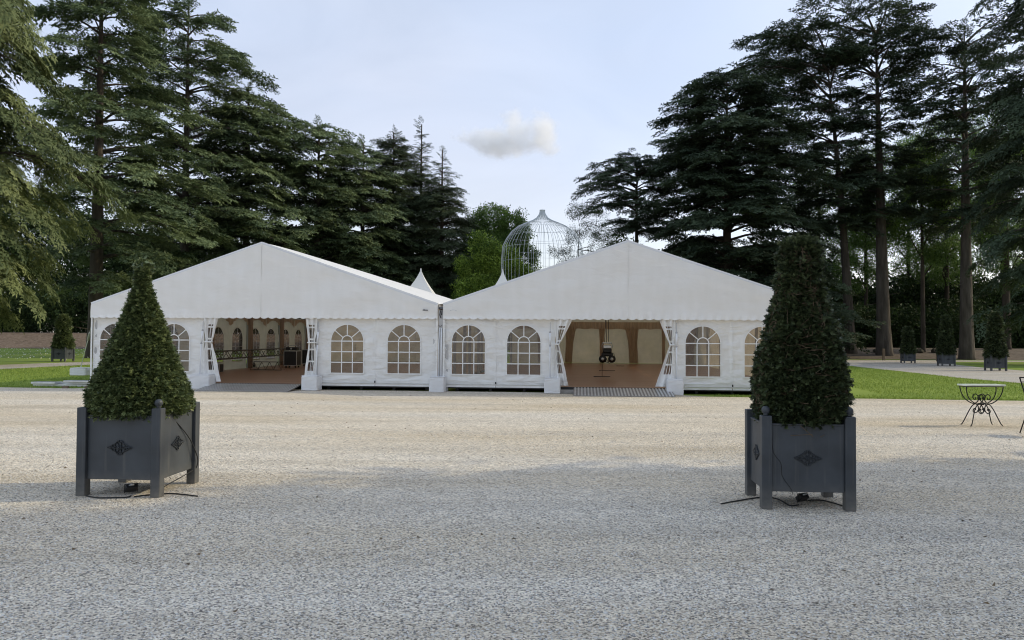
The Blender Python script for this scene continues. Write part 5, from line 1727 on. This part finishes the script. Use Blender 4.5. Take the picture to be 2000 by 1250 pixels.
def pebbles(name, label, n, xr, yr, size, m, seed):
    r = np.random.default_rng(seed)
    x = r.uniform(-1, 1, n); y = yr[0] + (yr[1] - yr[0]) * r.random(n) ** 1.5
    x = x * (.72 * y + .5)
    sgn = np.array([[1, 0, 0], [0, 1, 0], [-1, 0, 0], [0, -1, 0], [0, 0, 1]], float)
    ang = r.uniform(0, 6.28, n); s = size * r.uniform(.5, 1.5, n)
    V = sgn[None] * s[:, None, None] * r.uniform(.6, 1.3, (n, 5, 1)); V[..., 2] *= .7
    c, si = np.cos(ang)[:, None], np.sin(ang)[:, None]
    X = V[..., 0] * c - V[..., 1] * si + x[:, None]; Y = V[..., 0] * si + V[..., 1] * c + y[:, None]; Z = V[..., 2] + .004
    V = np.stack([X, Y, Z], -1)
    f = [(0, 1, 4), (1, 2, 4), (2, 3, 4), (3, 0, 4)]
    tr = np.stack([V[:, q] for q in f], 1).reshape(-1, 3, 3)
    ti = np.repeat(r.random(n), 4)
    return tag(link_mesh(name, tri_mesh(name, tr, m, ti)), label, None, None, 'stuff')
M_['stone'] = mat('loose_stones', (.16, .15, .14), .9, tint=True, col2=(.78, .76, .72), spec=.2)
pebbles('gravel', 'loose pale and grey stones over the gravel yard', 90000, None, (2.8, 12), .0062, M_['stone'], 3)
# dry leaves and twigs here and there on the gravel
n = 420
y = 4 + 15 * rr_.random(n); x = rr_.uniform(-1, 1, n) * y * .7
P = np.stack([x, y, np.full(n, .008)], 1)
M_['dryleaf'] = mat('dry_leaf', (.07, .05, .03), .9, tint=True, col2=(.20, .14, .08))
scatter_tris('fallen_leaves', 'small dry leaves and twigs scattered over the gravel', P, .012, .014, 'dryleaf', 13, lean=1.2)

# ------------------------------------------------------------------ cloud: a small cumulus of real vapour, far away
def cloud():
    D = 620.0; k = D / F
    c = at(992, 262, D)
    W, Hh = 105 * k, 52 * k
    mb = MB()
    lobes = [(-66, 10, 40, 28), (-28, 4, 44, 34), (20, 4, 50, 36), (66, 6, 40, 40), (62, -30, 22, 30), (8, -30, 28, 26), (-4, 22, 84, 22), (84, 14, 26, 30)]
    # hull
    mb.lathe([(max(.01, math.sin(math.pi * i / 12)), -math.cos(math.pi * i / 12)) for i in range(13)], (0, 0, 0), 24)
    mb.v = [(x * W * 1.22, y * W * .55, z * Hh * 1.25) for x, y, z in mb.v]
    m = bpy.data.materials.new('cloud_vapour'); m.use_nodes = True
    t = m.node_tree; L = t.links.new
    t.nodes.remove(t.nodes['Principled BSDF']); out = t.nodes['Material Output']
    pv = N(t, 'ShaderNodeVolumePrincipled'); pv.inputs['Color'].default_value = (.985, .992, 1.0, 1); pv.inputs['Anisotropy'].default_value = .35
    tcn = N(t, 'ShaderNodeTexCoord')
    nz = N(t, 'ShaderNodeTexNoise'); nz.inputs['Scale'].default_value = .05; nz.inputs['Detail'].default_value = 6; nz.inputs['Roughness'].default_value = .62
    L(tcn.outputs['Object'], nz.inputs['Vector'])
    # smooth union of soft ellipsoids
    acc = None
    for (lx, ly, rx, rz) in lobes:
        mpn = N(t, 'ShaderNodeMapping'); mpn.vector_type = 'TEXTURE'
        mpn.inputs['Location'].default_value = (lx * k, 0, -ly * k); mpn.inputs['Scale'].default_value = (rx * k, rx * k * .75, rz * k)
        L(tcn.outputs['Object'], mpn.inputs['Vector'])
        ln = N(t, 'ShaderNodeVectorMath', operation='LENGTH'); L(mpn.outputs['Vector'], ln.inputs[0])
        if acc is None: acc = ln.outputs['Value']
        else:
            mn = N(t, 'ShaderNodeMath', operation='SMOOTH_MIN'); mn.inputs[2].default_value = .25
            L(acc, mn.inputs[0]); L(ln.outputs['Value'], mn.inputs[1]); acc = mn.outputs[0]
    # density = clamp(1 - dist + noise)
    s1 = N(t, 'ShaderNodeMath', operation='SUBTRACT'); s1.inputs[0].default_value = 1.0; L(acc, s1.inputs[1])
    nm = N(t, 'ShaderNodeMapRange'); nm.inputs['From Min'].default_value = .3; nm.inputs['From Max'].default_value = .7; nm.inputs['To Min'].default_value = -.75; nm.inputs['To Max'].default_value = .45
    L(nz.outputs['Fac'], nm.inputs['Value'])
    s2 = N(t, 'ShaderNodeMath', operation='ADD'); L(s1.outputs[0], s2.inputs[0]); L(nm.outputs['Result'], s2.inputs[1])
    s3 = N(t, 'ShaderNodeMapRange'); s3.inputs['From Min'].default_value = .0; s3.inputs['From Max'].default_value = .60; s3.inputs['To Max'].default_value = .12
    L(s2.outputs[0], s3.inputs['Value']); L(s3.outputs['Result'], pv.inputs['Density'])
    L(pv.outputs['Volume'], out.inputs['Volume'])
    try: m.cycles.volume_step_rate = 1.0
    except Exception: pass
    o = mb.build('cloud', m, loc=c)
    tag(o, 'small lone cumulus cloud, bright on its right side, above the gap between the trees', 'cloud')
cloud()
